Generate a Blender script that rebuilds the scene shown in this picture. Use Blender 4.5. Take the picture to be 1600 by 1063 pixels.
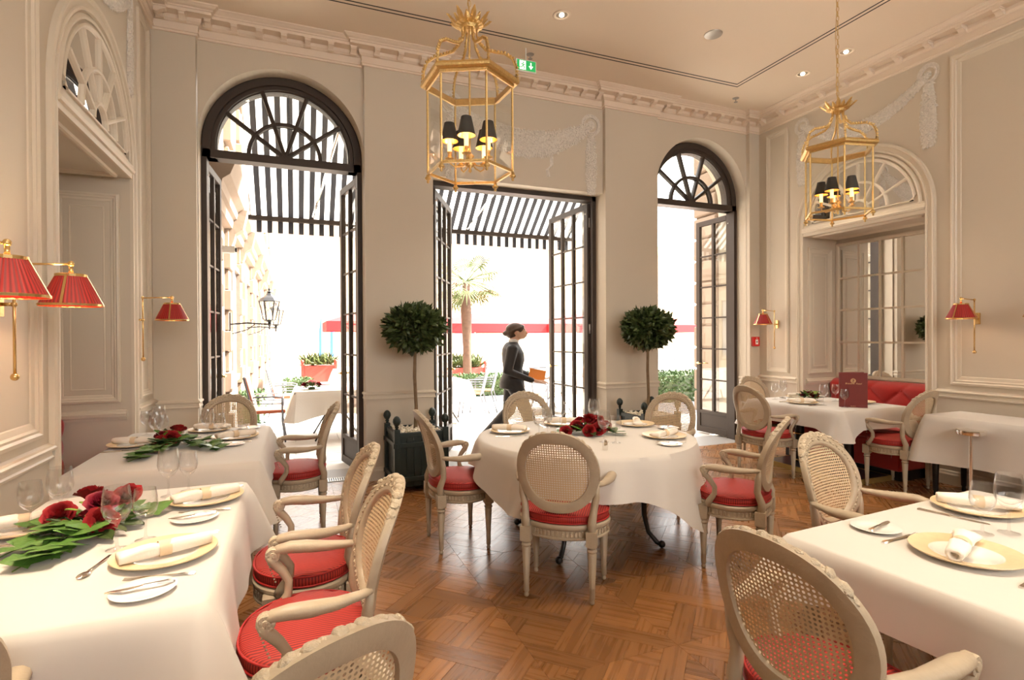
import bpy, math, random
import numpy as np
from mathutils import Vector, Matrix, Euler
PI = math.pi
R = math.radians
for o in list(bpy.data.objects): bpy.data.objects.remove(o)
scene = bpy.context.scene
COL = scene.collection
random.seed(7)

# ------------------------------------------------------------------ camera
cd = bpy.data.cameras.new('camera'); cam = bpy.data.objects.new('camera', cd); COL.objects.link(cam)
cd.sensor_width = 36.0; cd.lens = 850.0 / 1600 * 36; cd.clip_start = .05; cd.clip_end = 400
cam.matrix_world = Matrix(((0.928981, 0.006704, -0.370066, 0), (-0.370092, 0.003153, -0.92899, 0), (-0.005061, 0.999973, 0.00541, 1.5), (0, 0, 0, 1)))
scene.camera = cam

# ------------------------------------------------------------------ light
scene.view_settings.view_transform = 'Standard'
scene.view_settings.look = 'None'
scene.view_settings.gamma = 1.0
scene.view_settings.use_curve_mapping = False
scene.view_settings.exposure = 1.22
scene.cycles.transparent_max_bounces = 24
scene.cycles.sample_clamp_indirect = 8
world = bpy.data.worlds.new('sky'); scene.world = world; world.use_nodes = True
wn = world.node_tree; bg = wn.nodes['Background']
bg.inputs[0].default_value = (1.0, .985, .955, 1); bg.inputs[1].default_value = 3.6
sd = bpy.data.lights.new('sun', 'SUN'); sd.energy = 20.0; sd.angle = R(1.5); sd.color = (1, .93, .82)
sun = bpy.data.objects.new('sun', sd); COL.objects.link(sun)
sun.rotation_euler = Vector((-.70, .10, -.70)).to_track_quat('-Z', 'Y').to_euler()
WARM = (1.0, .80, .58)
SPOTK = .85
def lamp(name, kind, loc, energy, color=WARM, size=.05, rot=None, spot=None, blend=.5, parent=None):
    l = bpy.data.lights.new(name, kind); l.energy = energy; l.color = color
    if kind == 'AREA': l.size = size
    else: l.shadow_soft_size = size
    if spot: l.spot_size = spot; l.spot_blend = blend
    o = bpy.data.objects.new(name, l); COL.objects.link(o); o.location = loc
    if rot: o.rotation_euler = rot
    if parent: o.parent = parent
    return o

# ------------------------------------------------------------------ materials
MATS = {}
def mat(name, col, rough=.5, metal=0, noise=0, nscale=20, bump=0, bscale=80, spec=.5, trans=0, emit=None, estr=0, coat=0, sheen=0, sss=0):
    m = bpy.data.materials.new(name); m.use_nodes = True
    t = m.node_tree; b = t.nodes['Principled BSDF']
    b.inputs['Base Color'].default_value = (*col, 1); b.inputs['Roughness'].default_value = rough
    b.inputs['Metallic'].default_value = metal; b.inputs['Specular IOR Level'].default_value = spec
    b.inputs['Transmission Weight'].default_value = trans
    b.inputs['Coat Weight'].default_value = coat; b.inputs['Sheen Weight'].default_value = sheen
    if sss: b.inputs['Subsurface Weight'].default_value = sss; b.inputs['Subsurface Scale'].default_value = .02
    if emit: b.inputs['Emission Color'].default_value = (*emit, 1); b.inputs['Emission Strength'].default_value = estr
    if noise or bump:
        tc = t.nodes.new('ShaderNodeTexCoord')
    if noise:
        n = t.nodes.new('ShaderNodeTexNoise'); n.inputs['Scale'].default_value = nscale; n.inputs['Detail'].default_value = 4
        t.links.new(tc.outputs['Object'], n.inputs['Vector'])
        mx = t.nodes.new('ShaderNodeMix'); mx.data_type = 'RGBA'
        mx.inputs[6].default_value = (*[c * (1 - noise) for c in col], 1); mx.inputs[7].default_value = (*[min(1, c * (1 + noise)) for c in col], 1)
        t.links.new(n.outputs['Fac'], mx.inputs[0]); t.links.new(mx.outputs[2], b.inputs['Base Color'])
    if bump:
        n2 = t.nodes.new('ShaderNodeTexNoise'); n2.inputs['Scale'].default_value = bscale; n2.inputs['Detail'].default_value = 3
        t.links.new(tc.outputs['Object'], n2.inputs['Vector'])
        bp = t.nodes.new('ShaderNodeBump'); bp.inputs['Strength'].default_value = bump; bp.inputs['Distance'].default_value = .01
        t.links.new(n2.outputs['Fac'], bp.inputs['Height']); t.links.new(bp.outputs[0], b.inputs['Normal'])
    MATS[name] = m; return m
def glass_mat(name, tint=(1, 1, 1), refl=.12, ior=1.45):
    m = bpy.data.materials.new(name); m.use_nodes = True; t = m.node_tree; t.nodes.clear()
    out = t.nodes.new('ShaderNodeOutputMaterial'); mx = t.nodes.new('ShaderNodeMixShader')
    tr = t.nodes.new('ShaderNodeBsdfTransparent'); tr.inputs[0].default_value = (*tint, 1)
    gl = t.nodes.new('ShaderNodeBsdfGlossy'); gl.inputs['Roughness'].default_value = .02
    fr = t.nodes.new('ShaderNodeLayerWeight'); fr.inputs['Blend'].default_value = .3
    pw = t.nodes.new('ShaderNodeMath'); pw.operation = 'POWER'; pw.inputs[1].default_value = 2.0; ma = t.nodes.new('ShaderNodeMath'); ma.operation = 'MULTIPLY_ADD'; ma.inputs[1].default_value = refl; ma.inputs[2].default_value = .05
    t.links.new(fr.outputs['Facing'], pw.inputs[0]); t.links.new(pw.outputs[0], ma.inputs[0]); t.links.new(ma.outputs[0], mx.inputs[0]); t.links.new(tr.outputs[0], mx.inputs[1]); t.links.new(gl.outputs[0], mx.inputs[2])
    t.links.new(mx.outputs[0], out.inputs[0]); MATS[name] = m; return m
mat('wall_paint', (.595, .52, .415), .55, noise=.03, nscale=1.5)
mat('trim_paint', (.66, .58, .465), .42)
mat('ceiling_paint', (.86, .735, .59), .7)
mat('cornice_paint', (.78, .65, .52), .6, noise=.02, nscale=3)
mat('garland_paint', (.68, .63, .56), .8, noise=.25, nscale=45, bump=.6, bscale=70)
mat('dark_bronze', (.050, .036, .028), .5, spec=.3)
mat('slot_black', (.02, .018, .016), .6)
mat('brass', (.72, .50, .22), .24, 1, noise=.12, nscale=30)
mat('gilt', (.68, .47, .19), .34, 1, noise=.2, nscale=60, bump=.5, bscale=120)
mat('chrome', (.85, .82, .78), .08, 1)
mat('silver', (.80, .77, .72), .16, 1)
mat('mirror', (.88, .87, .84), .015, 1)
glass_mat('pane_glass', (.97, .98, .97), .35)
glass_mat('wine_glass', (.97, .97, .97), .9)
mat('chair_paint', (.41, .325, .225), .45, noise=.14, nscale=14, bump=.15, bscale=60)
mat('chair_carving', (.47, .38, .265), .5, noise=.35, nscale=55, bump=.9, bscale=90)
mat('cane', (.56, .42, .26), .6)
mat('red_fabric', (.42, .012, .008), .7, noise=.15, nscale=60, sheen=.3)
mat('piping_red', (.36, .01, .008), .6)
mat('linen', (.61, .56, .50), .75, bump=.12, bscale=8, sheen=.2)
mat('napkin_linen', (.86, .78, .68), .8, bump=.3, bscale=30)
mat('napkin_band', (.72, .55, .36), .6)
mat('porcelain', (.86, .82, .76), .12, coat=.5)
mat('charger_rim', (.72, .55, .33), .3, noise=.12, nscale=50)
mat('black_iron', (.012, .012, .014), .3)
mat('planter_green', (.012, .022, .018), .4)
mat('pebbles', (.75, .68, .56), .8, noise=.1)
mat('bark', (.20, .13, .07), .8, noise=.3, nscale=30, bump=.5)
mat('leaf_dark', (.052, .078, .020), .40, noise=.45, nscale=9)
mat('leaf_ivy', (.085, .19, .03), .4, noise=.4, nscale=14, bump=.2)
mat('leaf_lime', (.24, .34, .05), .5, noise=.2)
mat('rose_red', (.30, .003, .006), .75, noise=.3, nscale=30)
mat('rose_crimson', (.24, .003, .02), .6, noise=.3, nscale=40)
mat('peony_pink', (.75, .36, .36), .6)
mat('stem_green', (.12, .2, .04), .6)
mat('shade_black', (.018, .016, .014), .7)
mat('candle', (.85, .72, .5), .6, emit=(1, .62, .25), estr=.9)
mat('bulb', (1, .8, .5), .5, emit=(1, .70, .33), estr=18)
mat('spot_bulb', (1, .9, .8), .5, emit=(1, .86, .66), estr=9)
mat('exit_green', (.01, .22, .06), .4, emit=(.01, .30, .07), estr=.5)
mat('exit_white', (.85, .88, .8), .4, emit=(.9, 1, .8), estr=.6)
mat('sign_white', (.85, .85, .82), .5)
mat('alarm_red', (.55, .01, .01), .35)
mat('menu_leather', (.19, .022, .016), .45, noise=.1, nscale=20)
mat('gold_print', (.8, .52, .25), .4, .3)
mat('terrace_stone', (.58, .54, .49), .8, noise=.1, nscale=2)
mat('threshold_stone', (.30, .28, .26), .6)
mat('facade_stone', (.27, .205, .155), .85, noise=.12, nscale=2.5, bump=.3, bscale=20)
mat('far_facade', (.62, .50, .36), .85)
mat('awning_white', (.82, .82, .80), .8)
mat('awning_dark', (.05, .052, .062), .8)
mat('umbrella_red', (.42, .015, .02), .7)
mat('umbrella_blue', (.05, .16, .45), .7)
mat('planter_red', (.50, .05, .035), .6)
mat('hedge', (.05, .10, .03), .6, noise=.5, nscale=12)
mat('palm_green', (.06, .085, .018), .6, noise=.3)
mat('palm_bark', (.10, .055, .035), .9, noise=.4, nscale=12, bump=.8, bscale=14)
mat('mesh_grey', (.16, .17, .20), .6)
mat('teak', (.40, .18, .09), .5)
mat('stripe_cream', (.80, .74, .62), .8)
mat('skin', (.62, .36, .24), .5, sss=.1)
mat('hair_brown', (.07, .035, .018), .5, noise=.3, nscale=60)
mat('suit_black', (.018, .014, .012), .7)
mat('shirt_white', (.75, .72, .68), .7)
mat('orange_paint', (.85, .26, .02), .4)
mat('gold_trim', (.55, .40, .14), .35, .7)
mat('plaster_white', (.82, .79, .72), .6)
mat('vent_metal', (.45, .42, .38), .4, .6)

def nt(name):
    m = bpy.data.materials.new(name); m.use_nodes = True; MATS[name] = m
    return m, m.node_tree, m.node_tree.nodes['Principled BSDF']
# parquet: grain along the uv of each piece, its own tone per piece
m, t, b = nt('parquet')
uv = t.nodes.new('ShaderNodeUVMap'); mp = t.nodes.new('ShaderNodeMapping'); mp.inputs['Scale'].default_value = (1.4, 48, 1)
geo = t.nodes.new('ShaderNodeNewGeometry'); oi = t.nodes.new('ShaderNodeObjectInfo')
ad = t.nodes.new('ShaderNodeMath'); ad.operation = 'ADD'; fr = t.nodes.new('ShaderNodeMath'); fr.operation = 'FRACT'
t.links.new(geo.outputs['Random Per Island'], ad.inputs[0]); t.links.new(oi.outputs['Random'], ad.inputs[1]); t.links.new(ad.outputs[0], fr.inputs[0])
cmb = t.nodes.new('ShaderNodeCombineXYZ'); ml = t.nodes.new('ShaderNodeMath'); ml.operation = 'MULTIPLY'; ml.inputs[1].default_value = 40
t.links.new(fr.outputs[0], ml.inputs[0]); t.links.new(ml.outputs[0], cmb.inputs[2]); t.links.new(ml.outputs[0], cmb.inputs[0])
t.links.new(cmb.outputs[0], mp.inputs['Location']); t.links.new(uv.outputs[0], mp.inputs['Vector'])
ns = t.nodes.new('ShaderNodeTexNoise'); ns.inputs['Scale'].default_value = 1.0; ns.inputs['Detail'].default_value = 3; ns.inputs['Distortion'].default_value = .2
t.links.new(mp.outputs[0], ns.inputs['Vector'])
cr = t.nodes.new('ShaderNodeValToRGB'); cr.color_ramp.elements[0].position = .3; cr.color_ramp.elements[0].color = (.20, .082, .025, 1)
cr.color_ramp.elements[1].position = .75; cr.color_ramp.elements[1].color = (.32, .145, .048, 1)
t.links.new(ns.outputs['Fac'], cr.inputs[0])
hs = t.nodes.new('ShaderNodeHueSaturation'); mr = t.nodes.new('ShaderNodeMapRange'); mr.inputs[3].default_value = .72; mr.inputs[4].default_value = 1.22
t.links.new(fr.outputs[0], mr.inputs[0]); t.links.new(mr.outputs[0], hs.inputs['Value']); t.links.new(cr.outputs[0], hs.inputs['Color'])
t.links.new(hs.outputs[0], b.inputs['Base Color'])
mr2 = t.nodes.new('ShaderNodeMapRange'); mr2.inputs[3].default_value = .20; mr2.inputs[4].default_value = .36
t.links.new(ns.outputs['Fac'], mr2.inputs[0]); t.links.new(mr2.outputs[0], b.inputs['Roughness'])
bp = t.nodes.new('ShaderNodeBump'); bp.inputs['Strength'].default_value = .12; bp.inputs['Distance'].default_value = .004
t.links.new(ns.outputs['Fac'], bp.inputs['Height']); t.links.new(bp.outputs[0], b.inputs['Normal'])
# striped red cushion: stripes run from front to back on top, upright on the sides
m, t, b = nt('striped_red')
tc = t.nodes.new('ShaderNodeTexCoord'); sp = t.nodes.new('ShaderNodeSeparateXYZ'); t.links.new(tc.outputs['Object'], sp.inputs[0])
def mth(t, op, a, bb=None):
    n = t.nodes.new('ShaderNodeMath'); n.operation = op
    for i, v in enumerate((a, bb)):
        if v is None: continue
        if isinstance(v, (int, float)): n.inputs[i].default_value = v
        else: t.links.new(v, n.inputs[i])
    return n.outputs[0]
topw = mth(t, 'SINE', mth(t, 'MULTIPLY', sp.outputs[0], 2 * PI / .0125))
side = mth(t, 'SINE', mth(t, 'MULTIPLY', mth(t, 'ARCTAN2', sp.outputs[0], sp.outputs[1]), 125.0))
g2 = t.nodes.new('ShaderNodeNewGeometry'); sn = t.nodes.new('ShaderNodeSeparateXYZ'); t.links.new(g2.outputs['Normal'], sn.inputs[0])
isTop = mth(t, 'GREATER_THAN', mth(t, 'ABSOLUTE', sn.outputs[2]), .6)
mxf = t.nodes.new('ShaderNodeMix'); t.links.new(isTop, mxf.inputs[0]); t.links.new(side, mxf.inputs[2]); t.links.new(topw, mxf.inputs[3])
mr = t.nodes.new('ShaderNodeMapRange'); mr.inputs[1].default_value = -.6; mr.inputs[2].default_value = .6
t.links.new(mxf.outputs[0], mr.inputs[0])
mx = t.nodes.new('ShaderNodeMix'); mx.data_type = 'RGBA'; mx.inputs[6].default_value = (.17, .005, .004, 1); mx.inputs[7].default_value = (.46, .028, .015, 1)
t.links.new(mr.outputs[0], mx.inputs[0]); t.links.new(mx.outputs[2], b.inputs['Base Color']); b.inputs['Roughness'].default_value = .65
# pleated red lampshade lit from within
m, t, b = nt('red_shade')
tc = t.nodes.new('ShaderNodeTexCoord'); sp = t.nodes.new('ShaderNodeSeparateXYZ'); t.links.new(tc.outputs['Object'], sp.inputs[0])
w = mth(t, 'SINE', mth(t, 'MULTIPLY', mth(t, 'ARCTAN2', sp.outputs[0], sp.outputs[1]), 46.0))
mr = t.nodes.new('ShaderNodeMapRange'); mr.inputs[1].default_value = -1; t.links.new(w, mr.inputs[0])
mx = t.nodes.new('ShaderNodeMix'); mx.data_type = 'RGBA'; mx.inputs[6].default_value = (.15, .003, .002, 1); mx.inputs[7].default_value = (.36, .009, .005, 1)
t.links.new(mr.outputs[0], mx.inputs[0]); t.links.new(mx.outputs[2], b.inputs['Base Color']); t.links.new(mx.outputs[2], b.inputs['Emission Color']); b.inputs['Emission Strength'].default_value = .10
b.inputs['Roughness'].default_value = .6
# cushion with coloured stripes for the terrace chairs
m, t, b = nt('terrace_stripe')
tc = t.nodes.new('ShaderNodeTexCoord'); sp = t.nodes.new('ShaderNodeSeparateXYZ'); t.links.new(tc.outputs['Object'], sp.inputs[0])
w = mth(t, 'SINE', mth(t, 'MULTIPLY', sp.outputs[0], 2 * PI / .11))
cr = t.nodes.new('ShaderNodeValToRGB'); cr.color_ramp.interpolation = 'CONSTANT'
cr.color_ramp.elements[0].color = (.80, .70, .58, 1); cr.color_ramp.elements[1].position = .72; cr.color_ramp.elements[1].color = (.45, .12, .06, 1)
mr = t.nodes.new('ShaderNodeMapRange'); mr.inputs[1].default_value = -1; t.links.new(w, mr.inputs[0]); t.links.new(mr.outputs[0], cr.inputs[0]); t.links.new(cr.outputs[0], b.inputs['Base Color'])
b.inputs['Roughness'].default_value = .8

# ------------------------------------------------------------------ mesh builder
class MB:
    def __init__(s): s.v = []; s.f = []; s.uv = None
    def add(s, vs, fs):
        n = len(s.v); s.v += [tuple(p) for p in vs]; s.f += [tuple(i + n for i in f) for f in fs]; return s
    def box(s, x0, x1, y0, y1, z0, z1, M=None):
        vs = [(x, y, z) for z in (z0, z1) for y in (y0, y1) for x in (x0, x1)]
        if M is not None: vs = [tuple(M @ Vector(p)) for p in vs]
        return s.add(vs, [(0, 2, 3, 1), (4, 5, 7, 6), (0, 1, 5, 4), (2, 6, 7, 3), (0, 4, 6, 2), (1, 3, 7, 5)])
    def loft(s, rings, closed=True, cap0=False, cap1=False, loop=False):
        n = len(rings[0]); vs = [p for r in rings for p in r]; fs = []
        m = len(rings)
        for i in range(m if loop else m - 1):
            i2 = (i + 1) % m
            for j in range(n if closed else n - 1):
                k = (j + 1) % n
                fs.append((i * n + j, i * n + k, i2 * n + k, i2 * n + j))
        if cap0: fs.append(tuple(range(n))[::-1])
        if cap1: fs.append(tuple((m - 1) * n + j for j in range(n)))
        return s.add(vs, fs)
    def tube(s, pts, r, n=8, closed=False, flat=1.0, caps=True, up=(0, 0, 1)):
        pts = [Vector(p) for p in pts]; m = len(pts)
        rs = r if isinstance(r, (list, tuple)) else [r] * m
        rings = []; U = Vector(up)
        for i, p in enumerate(pts):
            if closed: d = pts[(i + 1) % m] - pts[i - 1]
            else: d = pts[min(i + 1, m - 1)] - pts[max(i - 1, 0)]
            d.normalize(); a = d.cross(U)
            if a.length < .05: a = d.cross(Vector((1, 0, 0)) if abs(d.x) < .9 else Vector((0, 1, 0)))
            a.normalize(); b = a.cross(d).normalized()
            rings.append([p + a * math.cos(2 * PI * k / n) * rs[i] + b * math.sin(2 * PI * k / n) * rs[i] * flat for k in range(n)])
        return s.loft(rings, True, caps and not closed, caps and not closed, closed)
    def lathe(s, prof, n=24, c=(0, 0, 0), a0=0, M=None, caps=True):
        rings = [[Vector((c[0] + r * math.cos(a0 + 2 * PI * k / n), c[1] + r * math.sin(a0 + 2 * PI * k / n), c[2] + z)) for k in range(n)] for r, z in prof]
        if M is not None: rings = [[M @ p for p in r] for r in rings]
        return s.loft(rings, True, caps and prof[0][0] > 1e-6, caps and prof[-1][0] > 1e-6)
    def ball(s, c, r, n=10, sc=(1, 1, 1)):
        prof = [(math.sin(PI * i / n), -math.cos(PI * i / n)) for i in range(n + 1)]
        rings = [[Vector((c[0] + q * math.cos(2 * PI * k / n) * r * sc[0], c[1] + q * math.sin(2 * PI * k / n) * r * sc[1], c[2] + z * r * sc[2])) for k in range(n)] for q, z in prof]
        return s.loft(rings)
    def prism(s, poly, f, d0, d1, cap0=True):
        a = [f(u, v, d0) for u, v in poly]; b = [f(u, v, d1) for u, v in poly]
        return s.loft([a, b], True, cap0, True)
    def strip(s, a, b):
        n = len(a); return s.add(list(a) + list(b), [(i, i + 1, n + i + 1, n + i) for i in range(n - 1)])
    def build(s, name, material, parent=None, smooth=False, angle=None, mats=None, fm=None):
        me = bpy.data.meshes.new(name); me.from_pydata(s.v, [], s.f)
        for mm in (mats or [material]): me.materials.append(MATS[mm] if isinstance(mm, str) else mm)
        if fm: me.polygons.foreach_set('material_index', fm)
        me.validate(); me.update()
        o = bpy.data.objects.new(name, me); COL.objects.link(o)
        if smooth:
            me.polygons.foreach_set('use_smooth', [True] * len(me.polygons))
            if angle is not None:
                try: me.set_sharp_from_angle(angle=R(angle))
                except Exception: pass
        fix_normals(me)
        if parent is not None: o.parent = parent
        return o
import bmesh
def fix_normals(me):
    bm = bmesh.new(); bm.from_mesh(me); bmesh.ops.recalc_face_normals(bm, faces=bm.faces); bm.to_mesh(me); bm.free(); me.update()
def bevel(o, w=.004, seg=2, ang=40):
    md = o.modifiers.new('bevel', 'BEVEL'); md.width = w; md.segments = seg; md.limit_method = 'ANGLE'; md.angle_limit = R(ang); return o
def tag(o, label=None, cat=None, group=None, kind=None):
    if label: o['label'] = label
    if cat: o['category'] = cat
    if group: o['group'] = group
    if kind: o['kind'] = kind
    return o
def empty(name, loc=(0, 0, 0), rz=0, label=None, cat=None, group=None, kind=None):
    o = bpy.data.objects.new(name, None); COL.objects.link(o); o.location = loc; o.rotation_euler = (0, 0, rz); o.empty_display_size = .1
    return tag(o, label, cat, group, kind)
CH = {}
def copy_tree(o, parent=None, depth=0):
    c = o.copy(); COL.objects.link(c)
    if parent is not None: c.parent = parent
    for ch in list(o.children): copy_tree(ch, c, depth + 1)
    return c
def place(proto, used, loc, rz=0, label=None, group=None, cat=None):
    o = proto if not used.get(proto.name) else copy_tree(proto)
    used[proto.name] = 1
    o.location = loc; o.rotation_euler = (0, 0, rz)
    tag(o, label, cat, group); return o
USED = {}
def offset_path(pts, closed, off):
    n = len(pts); out = []
    for i in range(n):
        p = Vector(pts[i])
        a = Vector(pts[i - 1]) if (closed or i > 0) else None
        c = Vector(pts[(i + 1) % n]) if (closed or i < n - 1) else None
        n1 = n2 = None
        if a is not None: d = (p - a).normalized(); n1 = Vector((-d.y, d.x))
        if c is not None: d = (c - p).normalized(); n2 = Vector((-d.y, d.x))
        if n1 is None: n1 = n2
        if n2 is None: n2 = n1
        mm = n1 + n2
        if mm.length < 1e-6: mm = n1
        mm = mm / max(.3, mm.dot(n1)) if mm.dot(n1) > 0 else n1
        out.append((p.x + mm.x * off, p.y + mm.y * off))
    return out
def mold(mb, pts, closed, prof, f):
    """moulding along a 2-D path on a wall; prof = [(offset to the left, how proud)]"""
    lines = [[f(u, v, d) for u, v in offset_path(pts, closed, off)] for off, d in prof]
    n = len(pts)
    rings = [[Vector(lines[k][i]) for k in range(len(prof))] for i in range(n)]
    mb.loft(rings, False, False, False, closed)
    if not closed:
        for r in (rings[0], rings[-1]): mb.add(r, [tuple(range(len(r)))])
    return mb
def rect(u0, u1, v0, v1): return [(u0, v0), (u1, v0), (u1, v1), (u0, v1)]
def arc(cu, cv, r, a0, a1, n): return [(cu + r * math.cos(R(a0 + (a1 - a0) * i / n)), cv + r * math.sin(R(a0 + (a1 - a0) * i / n))) for i in range(n + 1)]
PANEL = [(0, 0), (.004, .018), (.018, .022), (.026, .014), (.036, .014), (.044, .006), (.06, .004), (.064, 0)]
RAIL = [(0, 0), (0, .022), (.012, .026), (.02, .018), (.045, .014), (.05, .034), (.062, .038), (.07, .030), (.075, .012), (.085, 0)]
BASE = [(0, 0), (0, .028), (.10, .028), (.115, .018), (.13, .014), (.14, 0)]
# ------------------------------------------------------------------ the room
XL, XR, YP, YR, YF = -1.21, 6.10, 5.85, 5.91, 6.10     # side walls, piers, bays, window frames
ZC, ZCB, YB = 4.555, 4.35, -3.2
ARCHES = [(-.083, .768), (5.152, .768)]
SPR = 3.42
wb = empty('wall_back', (0, 0, 0), kind='structure')
fb = lambda u, v, d: (u, YR - d, v)
# bays with arched openings (front faces + reveals)
mb = MB()
for k, (cx, r) in enumerate(ARCHES):
    r -= .003; x0, x1 = cx - r, cx + r
    top = arc(cx, SPR, r, 180, 0, 40)
    x0w, x1w = (-.853, .685) if k == 0 else (4.37, 5.92)
    a = [(u, YR, v) for u, v in top]; b = [(u, YR, ZC) for u, v in top]
    mb.strip(a, b)
    jamb = [(x0, 0)] + top + [(x1, 0)]
    mb.strip([(u, YR, v) for u, v in jamb], [(u, 6.45, v) for u, v in jamb])
    mb.box(x0w, x1w, 6.38, 6.45, SPR + r + .02, 6.2)
mb.box(1.41, 3.59, YR, 6.45, 3.29, ZC)
mb.box(1.37, 3.63, 6.3, 6.45, 3.29, 6.2)
mb.build('bay_wall', 'wall_paint', wb)
mb = MB()
for x0, x1 in ((XL - .4, -.853), (.685, 1.41), (3.59, 4.37), (5.92, XR + .4)): mb.box(x0, x1, YP, 6.45, 0, ZC)
mb.build('pier', 'wall_paint', wb)
MB().box(XL - .6, XR + .8, 6.33, 6.45, ZC, 6.4).build('upper_wall', 'facade_stone', wb)
mb = MB()
def rail_run(mb, x0, x1, y, z0, prof): # front + both returns
    pts = [(x0, y), (x1, y)]
    rings = []
    for off, d in prof:
        rings.append([(x0 - (d if x0 > XL + .01 else 0), 6.05, z0 + off), (x0 - (d if x0 > XL + .01 else 0), y - d, z0 + off), (x1 + (d if x1 < XR - .01 else 0), y - d, z0 + off), (x1 + (d if x1 < XR - .01 else 0), 6.05, z0 + off)])
    mb.loft([[Vector(p) for p in r] for r in rings], False)
for x0, x1 in ((XL, -.853), (.685, 1.41), (3.59, 4.37), (5.92, XR)):
    rail_run(mb, x0, x1, YP, .845, [(o, d * .55) for o, d in RAIL])
mb.build('chair_rail', 'wall_paint', wb)
mb = MB()
for x0, x1 in ((XL, -.853), (.685, 1.41), (3.59, 4.37), (5.92, XR)): rail_run(mb, x0, x1, YP, 0, [(o, d * .8) for o, d in BASE])
tag(mb.build('baseboard_back', 'trim_paint'), kind='structure')

# garland painted in relief: a tube of leaf bumps, flattened against the wall
def garland(mb, pts, rad, f, rng, dens=1):
    for i in range(len(pts) - 1):
        (u0, v0), (u1, v1) = pts[i], pts[i + 1]
        L = math.hypot(u1 - u0, v1 - v0); n = max(1, int(L / .022 * dens))
        tt = i / (len(pts) - 1)
        for j in range(n):
            s = j / n; u = u0 + (u1 - u0) * s; v = v0 + (v1 - v0) * s
            rr = rad(tt + s / (len(pts) - 1))
            dx, dz = (u1 - u0) / L, (v1 - v0) / L
            for k in range(max(3, int(rr / .011))):
                q = rng.uniform(-1, 1); a = math.atan2(dz, dx) + rng.uniform(-.7, .7) + q * .6
                cu, cv = u - dz * q * rr, v + dx * q * rr; h = .016 * math.sqrt(max(0, 1 - q * q)) + rng.uniform(.004, .010)
                w, l = .012, .026
                vs = [f(cu - math.cos(a) * l, cv - math.sin(a) * l, 0), f(cu + math.sin(a) * w, cv - math.cos(a) * w, h * .6), f(cu + math.cos(a) * l, cv + math.sin(a) * l, 0), f(cu - math.sin(a) * w, cv + math.cos(a) * w, h * .6), f(cu, cv, h)]
                mb.add(vs, [(0, 1, 4), (1, 2, 4), (2, 3, 4), (3, 0, 4)])
def rope(mb, pts, rad, f):
    n = len(pts); rings = []
    for i, (u, v) in enumerate(pts):
        a, b2 = pts[max(0, i - 1)], pts[min(n - 1, i + 1)]; L = math.hypot(b2[0] - a[0], b2[1] - a[1]); dx, dz = (b2[0] - a[0]) / L, (b2[1] - a[1]) / L; r = rad(i / (n - 1)) * .95
        rings.append([Vector(f(u - dz * r * math.cos(t), v + dx * r * math.cos(t), .016 * math.sin(t))) for t in np.linspace(0, PI, 9)])
    mb.loft(rings, False)
def swag_set(f, u0, u1, vt, sag, tail, name, parent, rmax=.11, ros=.085):
    rng = random.Random(3); mb = MB()
    um = (u0 + u1) / 2
    pts = []
    for i in range(25):
        s = i / 24; u = u0 + (u1 - u0) * s
        pts.append((u, vt - sag * (1 - (2 * s - 1) ** 2)))
    rf = lambda t: .035 + rmax * math.sin(PI * t) ** .8
    garland(mb, pts, rf, f, rng, 1.3); rope(mb, pts, rf, f)
    for uu in (u0, u1):
        tl = [(uu, vt - .1 - (tail - .1) * q / 8) for q in range(9)]; tf = lambda t: .045 + .035 * math.sin(PI * min(1, t * .9))
        garland(mb, [tl[0], tl[-1]], tf, f, rng, 1.8); rope(mb, tl, tf, f)
    o = mb.build(name, 'garland_paint', parent); o['kind'] = 'stuff'
    mb = MB()
    for uu in (u0, u1):
        mold(mb, arc(uu, vt, ros, 360, 0, 24)[:-1], True, [(0, 0), (.004, .010), (.016, .012), (.022, .004), (.05, .006)], f)
        mb.prism(arc(uu, vt, ros - .03, 0, 360, 20)[:-1], f, 0, .006, False)
    mb.build('rosette', 'garland_paint', parent)
swag_set(fb, 1.63, 3.42, 4.12, .34, .86, 'garland', wb, .13)
# fluttering ribbon under the swag and painted tassels
mb = MB(); rb = [(2.62, 3.79), (2.70, 3.73), (2.80, 3.73), (2.88, 3.66), (2.88, 3.56), (2.82, 3.50), (2.84, 3.42)]
mb.loft([[fb(u - .022, v, .001), fb(u, v, .008), fb(u + .022, v + .01, .001)] for u, v in rb], False)
rb = [(5.0 - 2.58 - a[0] + 2.6, a[1]) for a in rb]
mb.build('ribbon', 'garland_paint', wb)

# cornice
CP = [(0, 4.335), (.016, 4.337), (.020, 4.352), (.032, 4.356), (.032, 4.368), (.024, 4.372), (.028, 4.425), (.040, 4.430), (.048, 4.440), (.056, 4.446), (.058, 4.452), (.060, 4.478), (.150, 4.482), (.152, 4.506), (.164, 4.509), (.168, 4.520), (.186, 4.528), (.200, 4.540), (.212, 4.546), (.214, ZC)]
path = [(XL, YB), (XL, YP), (-.853, YP), (-.853, YR), (.685, YR), (.685, YP), (1.41, YP), (1.41, YR), (3.59, YR), (3.59, YP), (4.37, YP), (4.37, YR), (5.92, YR), (5.92, YP), (XR, YP), (XR, YB)]
lines = [[(x, y, z) for x, y in offset_path(path, False, -off)] for off, z in CP]
mb = MB(); mb.loft([[Vector(lines[k][i]) for k in range(len(CP))] for i in range(len(path))], False)
cor = tag(mb.build('cornice', 'cornice_paint'), kind='structure')
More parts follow.
